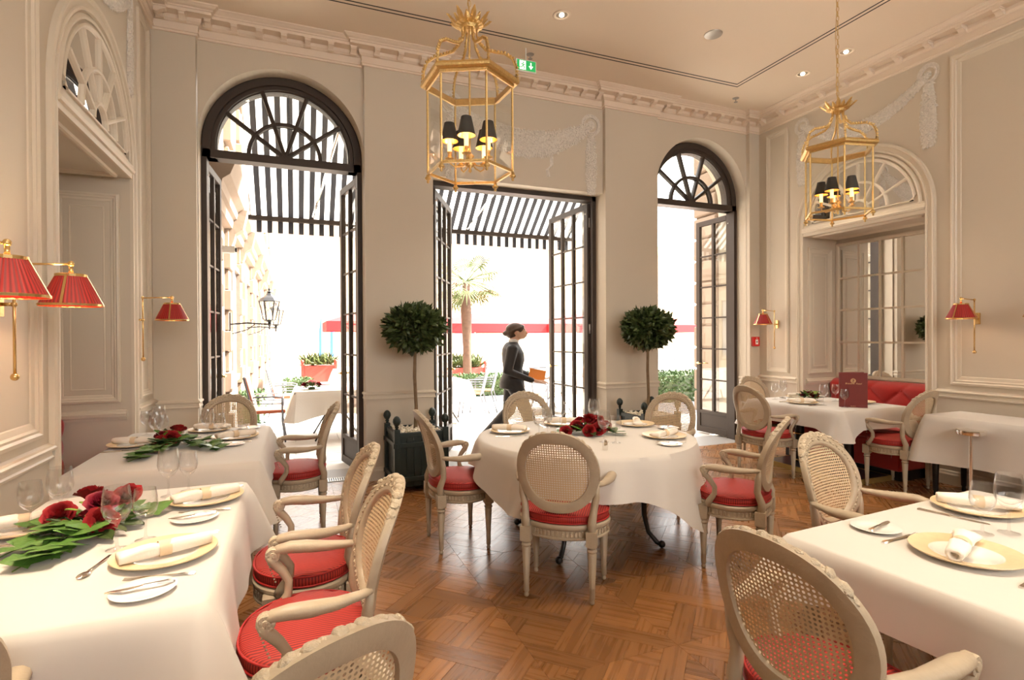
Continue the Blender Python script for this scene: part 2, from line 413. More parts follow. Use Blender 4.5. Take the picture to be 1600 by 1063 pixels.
def mbracket():
    mb = MB()  # scrolled modillion: local x along wall, y out of wall, hangs from z=0
    for s in (0,):
        prof = [(.056, 0), (.148, 0), (.152, -.012), (.146, -.026), (.128, -.030), (.108, -.042), (.090, -.056), (.070, -.060), (.056, -.055)]
        a = [(-.027, y, z) for y, z in prof]; b = [(.027, y, z) for y, z in prof]
        mb.loft([[Vector(p) for p in a], [Vector(p) for p in b]], True, True, True)
        mb.tube([(-.032, .078, -.044), (.032, .078, -.044)], .020, 10)
        mb.box(-.034, .034, .056, .156, -.008, .002)
    return mb
br = mbracket().build('bracket', 'cornice_paint', cor)
first = True; nb = 0
def add_bracket(x, y, rz):
    global first, nb
    o = br if first else br.copy()
    if not first: COL.objects.link(o); o.parent = cor
    first = False; o.location = (x, y, 4.480); o.rotation_euler = (0, 0, rz); nb += 1
for i in range(len(path) - 1):
    (xa, ya), (xb, yb) = path[i], path[i + 1]
    L = math.hypot(xb - xa, yb - ya)
    if L < .1: continue
    if abs(ya - yb) < 1e-6: n = max(1, round(L / .225))
    else: n = round(L / .30)
    rz = math.atan2(yb - ya, xb - xa) + PI
    for j in range(n):
        s = (j + .5) / n; x, y = xa + (xb - xa) * s, ya + (yb - ya) * s
        if y < -1.5: continue
        add_bracket(x, y, rz)
# ceiling with the shadow-gap line
ce = MB().box(XL - .8, XR + .9, YB - .2, 6.45, ZC, ZC + .2).build('ceiling', 'ceiling_paint'); tag(ce, kind='structure')
mb = MB()
for k in (0, .052):
    x0, x1, y0, y1 = -.12 + k, 5.06 - k, -1.5 + k, 5.19 - k
    for a in ((x0, x1, y1 - .014, y1), (x0, x0 + .014, y0, y1), (x1 - .014, x1, y0, y1), (x0, x1, y0, y0 + .014)):
        mb.box(a[0], a[1], a[2], a[3], ZC - .0015, ZC + .001)
mb.build('shadow_gap', 'slot_black', ce)

# ---- side walls, each with an arched niche (mirror lunette above, deep recess below)
NY0, NY1, NZ, ND = 3.66, 5.13, 2.77, .60
NC = (NY0 + NY1) / 2
def side_wall(side):
    X = XL if side == 'left' else XR
    s = 1 if side == 'left' else -1                   # direction into the room
    w = tag(bpy.data.objects.new('wall_' + side, None), kind='structure'); COL.objects.link(w)
    f = lambda u, v, d: (X + s * d, u, v)
    mb = MB()
    for y0, y1, z0, z1 in ((YB, NY0, 0, ZC), (NY1, YP + .4, 0, ZC), (NY0, NY1, NZ, ZC)):
        mb.add([f(y0, z0, 0), f(y1, z0, 0), f(y1, z1, 0), f(y0, z1, 0)], [(0, 1, 2, 3)])
        mb.add([f(y0, z0, -.75), f(y1, z0, -.75), f(y1, z1, -.75), f(y0, z1, -.75)], [(0, 1, 2, 3)])
    # recess: sides, back, soffit
    mb.add([f(NY0, 0, 0), f(NY0, NZ, 0), f(NY0, NZ, -ND), f(NY0, 0, -ND)], [(0, 1, 2, 3)])
    mb.add([f(NY1, 0, 0), f(NY1, NZ, 0), f(NY1, NZ, -ND), f(NY1, 0, -ND)], [(0, 1, 2, 3)])
    mb.add([f(NY0, NZ, 0), f(NY1, NZ, 0), f(NY1, NZ, -ND), f(NY0, NZ, -ND)], [(0, 1, 2, 3)])
    mb.add([f(NY0, 0, -ND), f(NY1, 0, -ND), f(NY1, NZ, -ND), f(NY0, NZ, -ND)], [(0, 1, 2, 3)])
    mb.build('wall_surface', 'wall_paint', w)
    # mouldings
    mb = MB()
    def closed_panel(u0, u1, v0, v1, g=f, prof=PANEL): mold(mb, rect(u0, u1, v0, v1), True, prof, g)
    closed_panel(5.36, 5.72, 1.00, 4.27)
    BIG = [(0, 0), (.004, .026), (.022, .030), (.034, .020), (.046, .022), (.056, .010), (.085, .006), (.09, .0)]
    closed_panel(1.05, 3.43, 1.00, 4.27, f, BIG); closed_panel(-1.6, .85, 1.00, 4.27, f, BIG)
    # niche architrave: jambs and arch
    R0 = (NY1 - NY0) / 2; sp = 2.86
    pth = [(NY0, 0)] + arc(NC, sp, R0, 180, 0, 36) + [(NY1, 0)]
    mold(mb, pth, False, [(-.002, 0), (-.002, .022), (.014, .024), (.018, .014), (.06, .014), (.066, .030), (.080, .034), (.092, .026), (.096, 0)], f)
    pth2 = arc(NC, sp + .02, R0 - .07, 180, 0, 32)
    mold(mb, pth2, False, [(0, 0), (0, .016), (.014, .020), (.03, .006), (.034, 0)], f)
    # lintel over the recess
    mold(mb, [(NY0, NZ), (NY1, NZ)], False, [(-.002, 0), (-.002, .016), (.035, .018), (.04, .034), (.06, .040), (.07, .030), (.10, .026), (.105, .012), (.13, .010), (.132, 0)], f)
    # panel on the far and near reveals, on the soffit, and a dado cap
    for yy, q in ((NY1, -1), (NY0, 1)):
        g = lambda u, v, d, yy=yy, q=q: (X - s * u, yy + q * d, v)
        closed_panel(.07, .50, 1.00, 2.64, g); mold(mb, rect(.17, .40, 1.10, 2.54), True, [(0, 0), (.003, .005), (.010, .005), (.013, 0)], g)
        mold(mb, [(.03, .865), (ND - .03, .865)], False, [(0, 0), (0, .012), (.02, .014), (.024, .03), (.05, .034), (.055, .024), (.075, .02), (.08, 0)], g)
    g = lambda u, v, d: (X - s * v, u, NZ - d)
    closed_panel(NY0 + .08, NY1 - .08, .06, .52, g)
    # chair rail along the wall
    for a, b2 in ((YB, NY0 - .10), (NY1 + .10, YP)):
        mold(mb, [(a, .87)] + [(b2, .87)], False, RAIL, f)
    mb.build('moulding', 'trim_paint', w)
    mb = MB()
    for a, b2 in ((YB, NY0 - .10), (NY1 + .10, YP)): mold(mb, [(a, 0), (b2, 0)], False, BASE, f)
    tag(mb.build('baseboard_' + side, 'trim_paint'), kind='structure')
    # lunette: mirror glass with muntins
    rl = R0 - .12; zb = 2.935
    mr_ = MB(); mr_.prism([(NC - rl, zb)] + arc(NC, sp + .02, rl, 180 - 4, 4, 32) + [(NC + rl, zb)], f, .002, .006)
    mr_.build('lunette_mirror', 'mirror', w)
    mb = MB()
    mold(mb, [(NC - rl, zb)] + arc(NC, sp + .02, rl, 175, 5, 32) + [(NC + rl, zb)], True, [(.03, 0), (.03, .016), (.016, .022), (.0, .014), (-.004, .006)], f)
    for rr in (.13, .335): mold(mb, arc(NC, zb, rr, 180, 0, 24), False, [(-.014, .004), (-.012, .022), (0, .026), (.012, .022), (.014, .004)], f)
    for a in (24, 57, 90, 123, 156):
        c, s2 = math.cos(R(a)), math.sin(R(a))
        Ls = rl - .0
        u1, v1 = NC + c * .62, zb + s2 * .62
        # clip on the arc
        for q in np.linspace(.40, .75, 60):
            if math.hypot(c * q, s2 * q + zb - sp - .02) > rl - .005: u1, v1 = NC + c * q, zb + s2 * q; break
        mold(mb, [(NC + c * .13, zb + s2 * .13), (u1, v1)], False, [(-.015, .004), (-.012, .022), (0, .026), (.012, .022), (.015, .004)], f)
    mb.build('lunette_muntin', 'trim_paint', w)
    # tall gridded mirror on the back of the recess
    y0, y1, z0, z1 = NY0 + .07, NY1 - .045, .99, 2.67
    fbk = lambda u, v, d: (X - s * ND + s * d, u, v)
    mb = MB(); mb.prism(rect(y0, y1, z0, z1), fbk, .002, .008); mb.build('niche_mirror', 'mirror', w)
    mb = MB(); mold(mb, rect(y0, y1, z0, z1), True, [(-.05, 0), (-.05, .018), (-.035, .028), (-.014, .022), (0, .012), (.002, .006)], fbk)
    for i in range(1, 5):
        yy = y0 + (y1 - y0) * i / 5; mb.box(*sorted((X - s * ND, X - s * (ND - .022))), yy - .013, yy + .013, z0, z1)
    for i in range(1, 4):
        zz = z0 + (z1 - z0) * i / 4; mb.box(*sorted((X - s * ND, X - s * (ND - .020))), y0, y1, zz - .012, zz + .012)
    mb.build('mirror_muntin', 'trim_paint', w)
    # garland over the niche
    swag_set(f, NC - .755, NC + .755, 4.20, .30, .76, 'garland', w, .05, .06)
    return w
wl = side_wall('left'); wr = side_wall('right')
# rear wall behind the camera; its openings are added to let in fill light
mb = MB()
for x0, x1, z0, z1 in ((XL - .1, -.2, 0, ZC), (1.4, 1.7, 0, ZC), (3.2, 3.5, 0, ZC), (5.1, XR + .1, 0, ZC), (-.2, 5.1, 4.0, ZC), (-.2, 5.1, 0, 2.1)):
    mb.box(x0, x1, YB - .2, YB, z0, z1)
tag(mb.build('wall_front', 'wall_paint'), kind='structure')

# ---- parquet: 0.69 m panels with a diagonal basket weave
def clip_poly(poly, x0, x1, y0, y1):
    def cl(ps, ins, inter):
        out = []
        for i in range(len(ps)):
            a, b2 = ps[i - 1], ps[i]
            if ins(b2):
                if not ins(a): out.append(inter(a, b2))
                out.append(b2)
            elif ins(a): out.append(inter(a, b2))
        return out
    def ix(x): return lambda a, b2: (x, a[1] + (b2[1] - a[1]) * (x - a[0]) / (b2[0] - a[0]))
    def iy(y): return lambda a, b2: (a[0] + (b2[0] - a[0]) * (y - a[1]) / (b2[1] - a[1]), y)
    for ins, it in ((lambda p: p[0] >= x0, ix(x0)), (lambda p: p[0] <= x1, ix(x1)), (lambda p: p[1] >= y0, iy(y0)), (lambda p: p[1] <= y1, iy(y1))):
        if poly: poly = cl(poly, ins, it)
    return poly
S = .69
def panel_pieces(flip):
    pcs = []; h = S / 2
    w = .112; p = S * math.sqrt(2) / 3      # lattice period
    def toxy(u, v): q = math.sqrt(.5); return ((u - v) * q, (u + v) * q) if not flip else ((u + v) * q, (v - u) * q)
    def addp(u0, u1, v0, v1, along):
        poly = clip_poly([toxy(u0, v0), toxy(u1, v0), toxy(u1, v1), toxy(u0, v1)], -h, h, -h, h)
        if len(poly) < 3: return
        ar = abs(sum(poly[i - 1][0] * poly[i][1] - poly[i][0] * poly[i - 1][1] for i in range(len(poly)))) / 2
        if ar < 4e-4: return
        ang = math.atan2(*(toxy(1, 0) if along == 'u' else toxy(0, 1))[::-1])
        pcs.append((poly, ang, ar))
    for i in range(-3, 4):
        for j in range(-3, 4):
            cu, cv = i * p, j * p
            if (i + j) % 2 == 0: addp(cu - p + w / 2, cu + p - w / 2, cv - w / 2, cv + w / 2, 'u')
            else: addp(cu - w / 2, cu + w / 2, cv - p + w / 2, cv + p - w / 2, 'v')
            g = w / 2
            if (i + j) % 2 == 0:
                addp(cu + g, cu + p - g, cv + g, cv + p - g, 'u')
            else: addp(cu + g, cu + p - g, cv + g, cv + p - g, 'v')
    return pcs
fl = empty('floor', kind='structure')
MB().box(XL - .8, XR + .8, YB - .2, 6.0, -.06, -.012).build('subfloor', 'slot_black', fl)
def plank_geo(poly, ang, ox=0, oy=0, g=.0008, hh=0.0):
    cx = sum(p[0] for p in poly) / len(poly); cy = sum(p[1] for p in poly) / len(poly); out = []
    n = len(poly)
    top = []; mid = []
    for x, y in poly:
        d = math.hypot(x - cx, y - cy) or 1
        top.append((x + (cx - x) / d * (g + .0012) + ox, y + (cy - y) / d * (g + .0012) + oy, hh)); mid.append((x + (cx - x) / d * g + ox, y + (cy - y) / d * g + oy, hh - .0012))
    low = [(x, y, -.012) for x, y, z in mid]
    return top, mid, low
pc = {f_: panel_pieces(f_) for f_ in (0, 1)}
pm = {}
def mesh_with_uv(name, vs, fs, angs):
    me = bpy.data.meshes.new(name); me.from_pydata(vs, [], fs); me.materials.append(MATS['parquet'])
    uvl = me.uv_layers.new(name='UVMap'); co = np.empty(len(vs) * 3); me.vertices.foreach_get('co', co); co = co.reshape(-1, 3)
    li = np.empty(len(me.loops), int); me.loops.foreach_get('vertex_index', li)
    la = np.repeat(np.array(angs), [len(f_) for f_ in fs]); c, s_ = np.cos(la), np.sin(la)
    x, y = co[li, 0], co[li, 1]; uvs = np.stack([x * c + y * s_, -x * s_ + y * c], 1).ravel()
    uvl.data.foreach_set('uv', uvs); me.update(); return me
panels = []
for i in range(-5, 9):
    for j in range(-5, 8):
        cx, cy = 1.025 + (i + .5) * S, 2.845 + (j + .5) * S - .69
        if cy + S / 2 < -.4 or cx - S / 2 > XR + .62 or cx + S / 2 < XL - .62: continue
        d = math.hypot(cx, cy); ang = math.degrees(math.atan2(cx, cy))
        vis = -25 < ang < 68 and cy > .6
        panels.append((0 if vis else 1, abs(d - 2.6), i, j, cx, cy))
panels.sort()
nsingle = 0; sv, sf, sa = [], [], []
rr = random.Random(5)
for pri, d, i, j, cx, cy in panels:
    fl_ = (i + j) % 2
    for k, (poly, ang, ar) in enumerate(pc[fl_]):
        inb = all(YB < y + cy < 5.93 for x, y in poly)
        hh = rr.choice((0, -.0004, .0003))
        if nsingle < 290 and pri == 0 and ar > .003 and inb and 1.1 < cx < 9 and cy < 4.2 or (nsingle < 290 and pri == 0 and ar > .003 and .2 < cx <= 1.1 and inb):
            key = (fl_, k)
            if key not in pm:
                top, mid, low = plank_geo(poly, ang); n = len(top); vs = top + mid + low
                fs = [tuple(range(n))] + [(q, n + q, n + (q + 1) % n, (q + 1) % n) for q in range(n)] + [(n + q, 2 * n + q, 2 * n + (q + 1) % n, n + (q + 1) % n) for q in range(n)]
                pm[key] = mesh_with_uv('plank', vs, fs, [ang] * len(fs))
            o = bpy.data.objects.new('plank', pm[key]); COL.objects.link(o); o.parent = fl; o.location = (cx, cy, hh); nsingle += 1
        else:
            poly2 = clip_poly([(x + cx, y + cy) for x, y in poly], XL - .6, XR + .62, YB, 5.93)
            if len(poly2) < 3: continue
            top, mid, low = plank_geo(poly2, ang, 0, 0, .0008, hh); n = len(top); b0 = len(sv); sv += top + mid + low
            fs = [tuple(range(n))] + [(q, n + q, n + (q + 1) % n, (q + 1) % n) for q in range(n)] + [(n + q, 2 * n + q, 2 * n + (q + 1) % n, n + (q + 1) % n) for q in range(n)]
            sf += [tuple(b0 + a for a in f_) for f_ in fs]; sa += [ang] * len(fs)
o = bpy.data.objects.new('parquet_planks', mesh_with_uv('parquet_planks', sv, sf, sa)); COL.objects.link(o); o.parent = fl; o['kind'] = 'stuff'
# stone thresholds under the three openings
mb = MB()
for x0, x1 in ((-.853, .685), (1.41, 3.59), (4.37, 5.92)): mb.box(x0, x1, 5.93, 6.5, -.04, .001)
tag(mb.build('trim_1', 'threshold_stone'), kind='structure')
# ------------------------------------------------------------------ windows and doors in dark bronze
TZ0, TZ1 = 3.29, 3.37          # transom
def arch_window(n, cx, r):
    w = empty('window_%d' % n, (0, 0, 0), kind='structure')
    f = lambda u, v, d: (u, YF - d, v)
    mb = MB()
    pth = [(cx - r, 0)] + arc(cx, SPR, r, 180, 0, 40) + [(cx + r, 0)]
    # outer frame: wide ring above the transom, slim posts below
    ring = [(cx - r, TZ0)] + arc(cx, SPR, r, 180, 0, 40) + [(cx + r, TZ0)]
    mold(mb, ring, False, [(0, -.14), (0, 0), (-.015, .012), (-.085, .012), (-.09, -.01), (-.125, -.01), (-.132, -.03), (-.14, -.03), (-.14, -.14)], f)
    for q in (-1, 1): mb.box(*sorted((cx + q * r, cx + q * (r - .052))), YF - .012, YF + .14, 0, TZ0 + .02)
    mb.box(cx - r + .01, cx + r - .01, YF - .012, YF + .14, TZ0, TZ1)
    mb.build('window_frame', 'dark_bronze', w)
    mb = MB(); ri = r - .13
    zc = TZ1
    f2 = lambda u, v, d: (u, YF + .05 - d, v)
    bar = [(-.022, 0), (-.018, .03), (0, .036), (.018, .03), (.022, 0), (.018, -.03), (-.018, -.03)]
    mold(mb, arc(cx, zc, .345, 180, 0, 28), False, bar, f2)
    for a in (36, 72, 108, 144):
        c, s2 = math.cos(R(a)), math.sin(R(a)); q = .3
        while math.hypot(c * q, s2 * q + zc - SPR) < ri and q < 1: q += .005
        mold(mb, [(cx + c * .03, zc + s2 * .03), (cx + c * q, zc + s2 * q)], False, bar, f2)
    mb.box(cx - .06, cx + .06, YF + .02, YF + .08, zc - .01, zc + .035)
    mb.build('fan_muntin', 'dark_bronze', w)
    mb = MB(); mb.prism([(cx - ri, zc)] + arc(cx, SPR, ri, 180, 0, 32) + [(cx + ri, zc)], f2, -.004, .0)
    mb.build('pane', 'pane_glass', w)
    return w
arch_window(1, *ARCHES[0]); arch_window(3, *ARCHES[1])
w2 = empty('window_2', kind='structure')
mb = MB()
mb.box(1.41, 1.462, YF - .012, YF + .14, 0, 3.29); mb.box(3.538, 3.59, YF - .012, YF + .14, 0, 3.29); mb.box(1.41, 3.59, YF - .012, YF + .14, 3.235, 3.30)
mb.build('window_frame', 'dark_bronze', w2)
def door_leaf(n, hx, hy, L, ang, ncol, nrow, ztop, hside, kick=.36):
    """leaf hinged at hx,hy; ang = direction of the leaf in plan (degrees)"""
    d = empty('door_%d' % n, (hx, hy, 0), R(ang), kind='structure')
    t = .026; mb = MB()
    mb.box(0, .085, -t, t, .02, ztop); mb.box(L - .075, L, -t, t, .02, ztop)
    mb.box(.085, L - .075, -t, t, ztop - .075, ztop); mb.box(.085, L - .075, -t, t, .02, .11)
    mb.box(.085, L - .075, -t, t, kick - .05, kick)
    bevel(mb.build('door_frame', 'dark_bronze', d), .004)
    mb = MB(); mb.box(.085, L - .075, -.012, .012, .11, kick - .05)
    mb.build('kick_panel', 'dark_bronze', d)
    u0, u1, z0, z1 = .085, L - .075, kick, ztop - .075
    mb = MB()
    for i in range(1, ncol):
        u = u0 + (u1 - u0) * i / ncol; mb.box(u - .021, u + .021, -.022, .022, z0, z1)
    for j in range(1, nrow):
        z = z0 + (z1 - z0) * j / nrow; mb.box(u0, u1, -.015, .015, z - .010, z + .010)
    mb.build('muntin', 'dark_bronze', d)
    pm_ = None
    for i in range(ncol):
        for j in range(nrow):
            if pm_ is None:
                m0 = MB(); m0.box(0, (u1 - u0) / ncol - .02, -.002, .002, 0, (z1 - z0) / nrow - .012); pm_ = m0.build('pane', 'pane_glass', d); o = pm_
            else: o = pm_.copy(); COL.objects.link(o); o.parent = d
            o.location = (u0 + (u1 - u0) * i / ncol + .01, 0, z0 + (z1 - z0) * j / nrow + .006)
    mb = MB()
    for q in (-1, 1):
        mb.lathe([(.0, 0), (.022, 0), (.022, .006), (.010, .010), (.010, .04)], 12, M=Matrix.Translation((L - .04, q * t, 1.08)) @ Matrix.Rotation(-q * PI / 2, 4, 'X'))
        mb.tube([(L - .04, q * (t + .038), 1.08), (L - .09, q * (t + .042), 1.08), (L - .15, q * (t + .04), 1.078)], [.010, .009, .007], 8)
    mb.build('door_handle', 'brass', d, smooth=True)
    mb = MB()
    for z in (.35, 1.6, ztop - .25): mb.tube([(-.008, 0, z - .06), (-.008, 0, z + .06)], .011, 8)
    for z in (ztop - .13,): mb.ball((.04, -t if hside > 0 else t, z), .012, 8)
    mb.build('hinge', 'vent_metal', d, smooth=True)
    return d
door_leaf(1, -.83, 6.16, .70, 86, 2, 6, 3.27, 1)
door_leaf(2, .665, 6.16, .70, 101, 2, 6, 3.27, -1)
door_leaf(3, 1.48, 6.16, 1.04, 64, 3, 6, 3.22, 1)
door_leaf(4, 3.53, 6.16, 1.04, 93, 3, 6, 3.22, -1)
door_leaf(5, 4.41, 6.16, .70, 88, 2, 6, 3.27, 1)
door_leaf(6, 5.895, 6.16, .70, 92, 2, 6, 3.27, -1)

# ------------------------------------------------------------------ outside: terrace, facade, awning
tr = empty('trim_2', kind='structure')   # terrace paving
MB().box(-9, 40, 6.45, 60, -.10, -.032).build('paving_base', 'threshold_stone', tr)
mb = MB(); mb2 = MB(); nn = 0; tile = None
rr = random.Random(11)
for i in range(-3, 24):
    for j in range(0, 22):
        x0 = -1.2 + i * .60 + (j % 2) * .3; y0 = 6.46 + j * .5
        if x0 / (y0 + .01) > 1.1 or x0 < -1.6: continue
        if nn < 290:
            if tile is None: tile = MB().box(0, .592, 0, .492, -.034, 0).build('paving_slab', 'terrace_stone', tr); o = tile
            else: o = tile.copy(); COL.objects.link(o); o.parent = tr
            o.location = (x0, y0, -.004 + rr.uniform(-.001, .001)); nn += 1
        else: mb.box(x0, x0 + .592, y0, y0 + .492, -.038, -.004)
o = mb.build('paving_slabs', 'terrace_stone', tr); o['kind'] = 'stuff'
MB().box(-9, 40, 17.4, 60, -.04, -.006).build('square_ground', 'terrace_stone', tr)
# floor grille
g = empty('floor_grille', (.38, 6.02, 0), label='slotted metal floor grille in front of the left arched doorway', cat='grille')
mb = MB(); mb.box(-.20, .22, -.075, -.065, 0, .008); mb.box(-.20, .22, .065, .075, 0, .008); mb.box(-.20, -.19, -.07, .07, 0, .008); mb.box(.21, .22, -.07, .07, 0, .008)
mb.build('grille_frame', 'vent_metal', g)
MB().box(-.19, .21, -.065, .065, .001, .002).build('dark_slot', 'slot_black', g)
mb = MB()
for i in range(18): mb.box(-.185 + i * .0222, -.174 + i * .0222, -.065, .065, .002, .008)
mb.build('grille_bars', 'vent_metal', g)

# facade with rusticated pilasters on the left
fc = empty('palace_facade', (-.95, 6.5, 0), label='pale stone building with rough block pilasters left of the terrace', cat='building')
def P(x, y, z): return (x + .95, y - 6.5, z)
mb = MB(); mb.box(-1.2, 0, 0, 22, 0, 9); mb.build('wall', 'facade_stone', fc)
stone = None; rr = random.Random(4)
def quoin(x0, y0, w, d, z0, h):
    global stone
    if stone is None:
        stone = bevel(MB().box(0, 1, 0, 1, 0, 1).build('stone', 'facade_stone', fc), .03, 1); o = stone
    else: o = stone.copy(); COL.objects.link(o); o.parent = fc
    o.location = (x0, y0, z0); o.scale = (d, w, h)
for py in (1.3, 2.6, 4.4, 7.2, 10.2, 13.4, 16.6):
    for k in range(9):
        wide = .50 if k % 2 else .36
        quoin(0, py - wide / 2, wide, .085 if k % 2 else .05, .42 + k * .30, .285)
    quoin(0, py - .28, .56, .11, 0, .40)
    for k in range(6): quoin(0, py - (.46 if k % 2 else .34) / 2, .46 if k % 2 else .34, .10 if k % 2 else .06, 3.75 + k * .62, .56)
mb = MB()
prof = [(0, 3.10), (.10, 3.12), (.12, 3.24), (.16, 3.26), (.18, 3.36), (.26, 3.42), (.30, 3.52), (.33, 3.60), (.33, 3.66), (0, 3.70)]
mb.loft([[Vector((x, 0.6, z)) for x, z in prof], [Vector((x, 22, z)) for x, z in prof]], True, True, True)
mb.build('ledge', 'facade_stone', fc)
for py in (2.6, 4.4, 7.2, 10.2, 13.4, 16.6):
    mb = MB(); pr = [(0, 2.85), (.09, 2.87), (.12, 2.95), (.14, 3.05), (.24, 3.12), (.30, 3.4), (0, 3.42)]
    mb.loft([[Vector((x, py - .12, z)) for x, z in pr], [Vector((x, py + .12, z)) for x, z in pr]], True, True, True)
    mb.build('corbel', 'facade_stone', fc)
for k, py in enumerate((3.5, 5.8, 8.7, 11.8, 15.0)):
    fr_ = MB(); mold(fr_, rect(py - .42, py + .42, .9, 2.6), True, [(-.10, 0), (-.10, .05), (0, .07), (0, -.0)], lambda u, v, d: (d, u, v)); o = fr_.build('window', 'facade_stone', fc)
    MB().box(.004, .012, py - .42, py + .42, .9, 2.6).build('pane', 'mesh_grey', o)
# wall at the right end of the terrace
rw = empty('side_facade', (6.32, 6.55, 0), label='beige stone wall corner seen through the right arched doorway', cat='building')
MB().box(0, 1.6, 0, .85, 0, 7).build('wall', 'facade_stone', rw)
rw_s = None
for k in range(12):
    if rw_s is None: rw_s = bevel(MB().box(-.05, .3, .35, .88, 0, .33).build('stone', 'facade_stone', rw), .02, 1); o = rw_s
    else: o = rw_s.copy(); COL.objects.link(o); o.parent = rw
    o.location = (0, 0, .25 + k * .36)
# far building, bleached by the light
fb_ = empty('far_building', (-2, 30, 0), label='sunlit ochre building across the square behind the terrace', cat='building')
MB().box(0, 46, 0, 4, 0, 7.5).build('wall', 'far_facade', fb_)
for z in (3.2, 6.9): MB().box(-.2, 46.2, -.4, 0, z, z + .35).build('ledge', 'far_facade', fb_)
for k in range(10):
    o = MB().box(1.5 + k * 4.4, 3.1 + k * 4.4, -.06, .02, .9, 2.9).build('window', 'far_facade', fb_)
    MB().box(1.65 + k * 4.4, 2.95 + k * 4.4, -.08, -.05, 1.0, 2.8).build('pane', 'mesh_grey', o)

def translucent(name, amt):
    t = MATS[name].node_tree; b = t.nodes['Principled BSDF']; out = t.nodes['Material Output']
    tl = t.nodes.new('ShaderNodeBsdfTranslucent'); tl.inputs[0].default_value = b.inputs['Base Color'].default_value[:]
    mx = t.nodes.new('ShaderNodeMixShader'); mx.inputs[0].default_value = amt
    t.links.new(b.outputs[0], mx.inputs[1]); t.links.new(tl.outputs[0], mx.inputs[2]); t.links.new(mx.outputs[0], out.inputs[0])
for a_, q_ in (('awning_white', .6), ('umbrella_red', .15), ('awning_dark', .04)): translucent(a_, q_)
# striped awning with valance
aw = empty('awning', (-.56, 6.5, 0), label='black and white striped awning over the terrace doors', cat='awning')
AX0, AX1, AY0, AZ0, AY1, AZ1 = 0, 4.95, .02, 4.92, 1.80, 3.20
pit = .137; nst = int((AX1 - AX0) / (pit / 2))
mb = MB(); fm = []; mv = MB(); fv = []
for i in range(nst):
    x0 = i * pit / 2; x1 = x0 + pit / 2
    ys = np.linspace(0, 1, 9)
    top = [(x0, AY0 + (AY1 - AY0) * t_, AZ0 + (AZ1 - AZ0) * t_ - .05 * math.sin(PI * t_)) for t_ in ys]; bot = [(x1, y, z) for _, y, z in top]
    n0 = len(mb.f); mb.strip(top, bot); fm += [i % 2] * (len(mb.f) - n0)
    n0 = len(mv.f); mv.strip([(x0, AY1 + .05, AZ1 - .03), (x0 + .002, AY1 + .055, AZ1 - .22)], [(x1, AY1 + .05, AZ1 - .03), (x1 - .002, AY1 + .055, AZ1 - .22)]); fv += [i % 2] * (len(mv.f) - n0)
mb.build('canopy', None, aw, mats=['awning_white', 'awning_dark'], fm=fm); mv.build('valance', None, aw, mats=['awning_white', 'awning_dark'], fm=fv)
MB().box(-.03, AX1 + .03, AY1 - .02, AY1 + .045, AZ1 - .06, AZ1).build('front_bar', 'dark_bronze', aw)
for x in (1.05, 3.35): MB().tube([(x, AY0, 3.9), (x - .25, AY1, AZ1)], .018, 8).build('support_arm', 'chrome', aw)
MB().tube([(.0, AY0, AZ0), (.0, AY1, AZ1)], .014, 6).build('edge_rod', 'chrome', aw)
# wall lanterns on the facade
def facade_lantern():
    t = empty('wall_lantern', label='black six-sided wall lantern on the stone facade', cat='lantern')
    mb = MB(); mb.tube([(-.52, 0, -.22), (-.3, 0, -.20), (0, 0, -.22)], .012, 8); mb.box(-.55, -.52, -.03, .03, -.40, -.05); mb.tube([(-.5, 0, -.36), (-.3, 0, -.30), (-.2, 0, -.22)], .008, 6)
    mb.build('bracket', 'black_iron', t)
    mb = MB(); mb.lathe([(.0, -.30), (.02, -.28), (.012, -.25), (.035, -.22), (.02, -.19), (.06, -.17), (.085, -.16), (.085, -.15)], 12)
    mb.lathe([(.15, .12), (.155, .13), (.11, .18), (.05, .22), (.03, .25), (.035, .27), (.01, .29), (.018, .31), (0, .34)], 6)
    for k in range(6): a = PI / 3 * k; mb.tube([(.085 * math.cos(a), .085 * math.sin(a), -.15), (.14 * math.cos(a), .14 * math.sin(a), .125)], .008, 6)
    mb.build('frame', 'black_iron', t)
    MB().lathe([(.08, -.15), (.135, .12)], 6, caps=False).build('pane', 'pane_glass', t)
    MB().lathe([(0.0, -.15), (.014, -.15), (.014, .0), (0, .03)], 10).build('candle_tube', 'candle', t, smooth=True)
    return t
fl1 = facade_lantern(); fl1.location = (-.36, 8.98, 1.93); fl1['label'] = 'black six-sided wall lantern nearest on the stone facade'
fl2 = copy_tree(fl1); fl2.location = (-.36, 11.9, 1.93); fl2['label'] = 'smaller looking black wall lantern farther along the stone facade'
for l in (fl1, fl2): l['group'] = 'wall lanterns on the stone facade'
cb = empty('security_camera', (-.80, 7.7, 2.62), label='small white security camera on the stone facade ledge', cat='camera')
MB().box(-.04, .10, -.05, .05, -.04, .04).build('housing', 'plaster_white', cb); MB().tube([(-.04, 0, .0), (-.10, 0, .05)], .012, 8).build('mount', 'plaster_white', cb)
MB().lathe([(0, 0), (.03, 0), (.03, .02), (0, .02)], 12, M=Matrix.Translation((.10, 0, 0)) @ Matrix.Rotation(PI / 2, 4, 'Y')).build('lens', 'slot_black', cb)

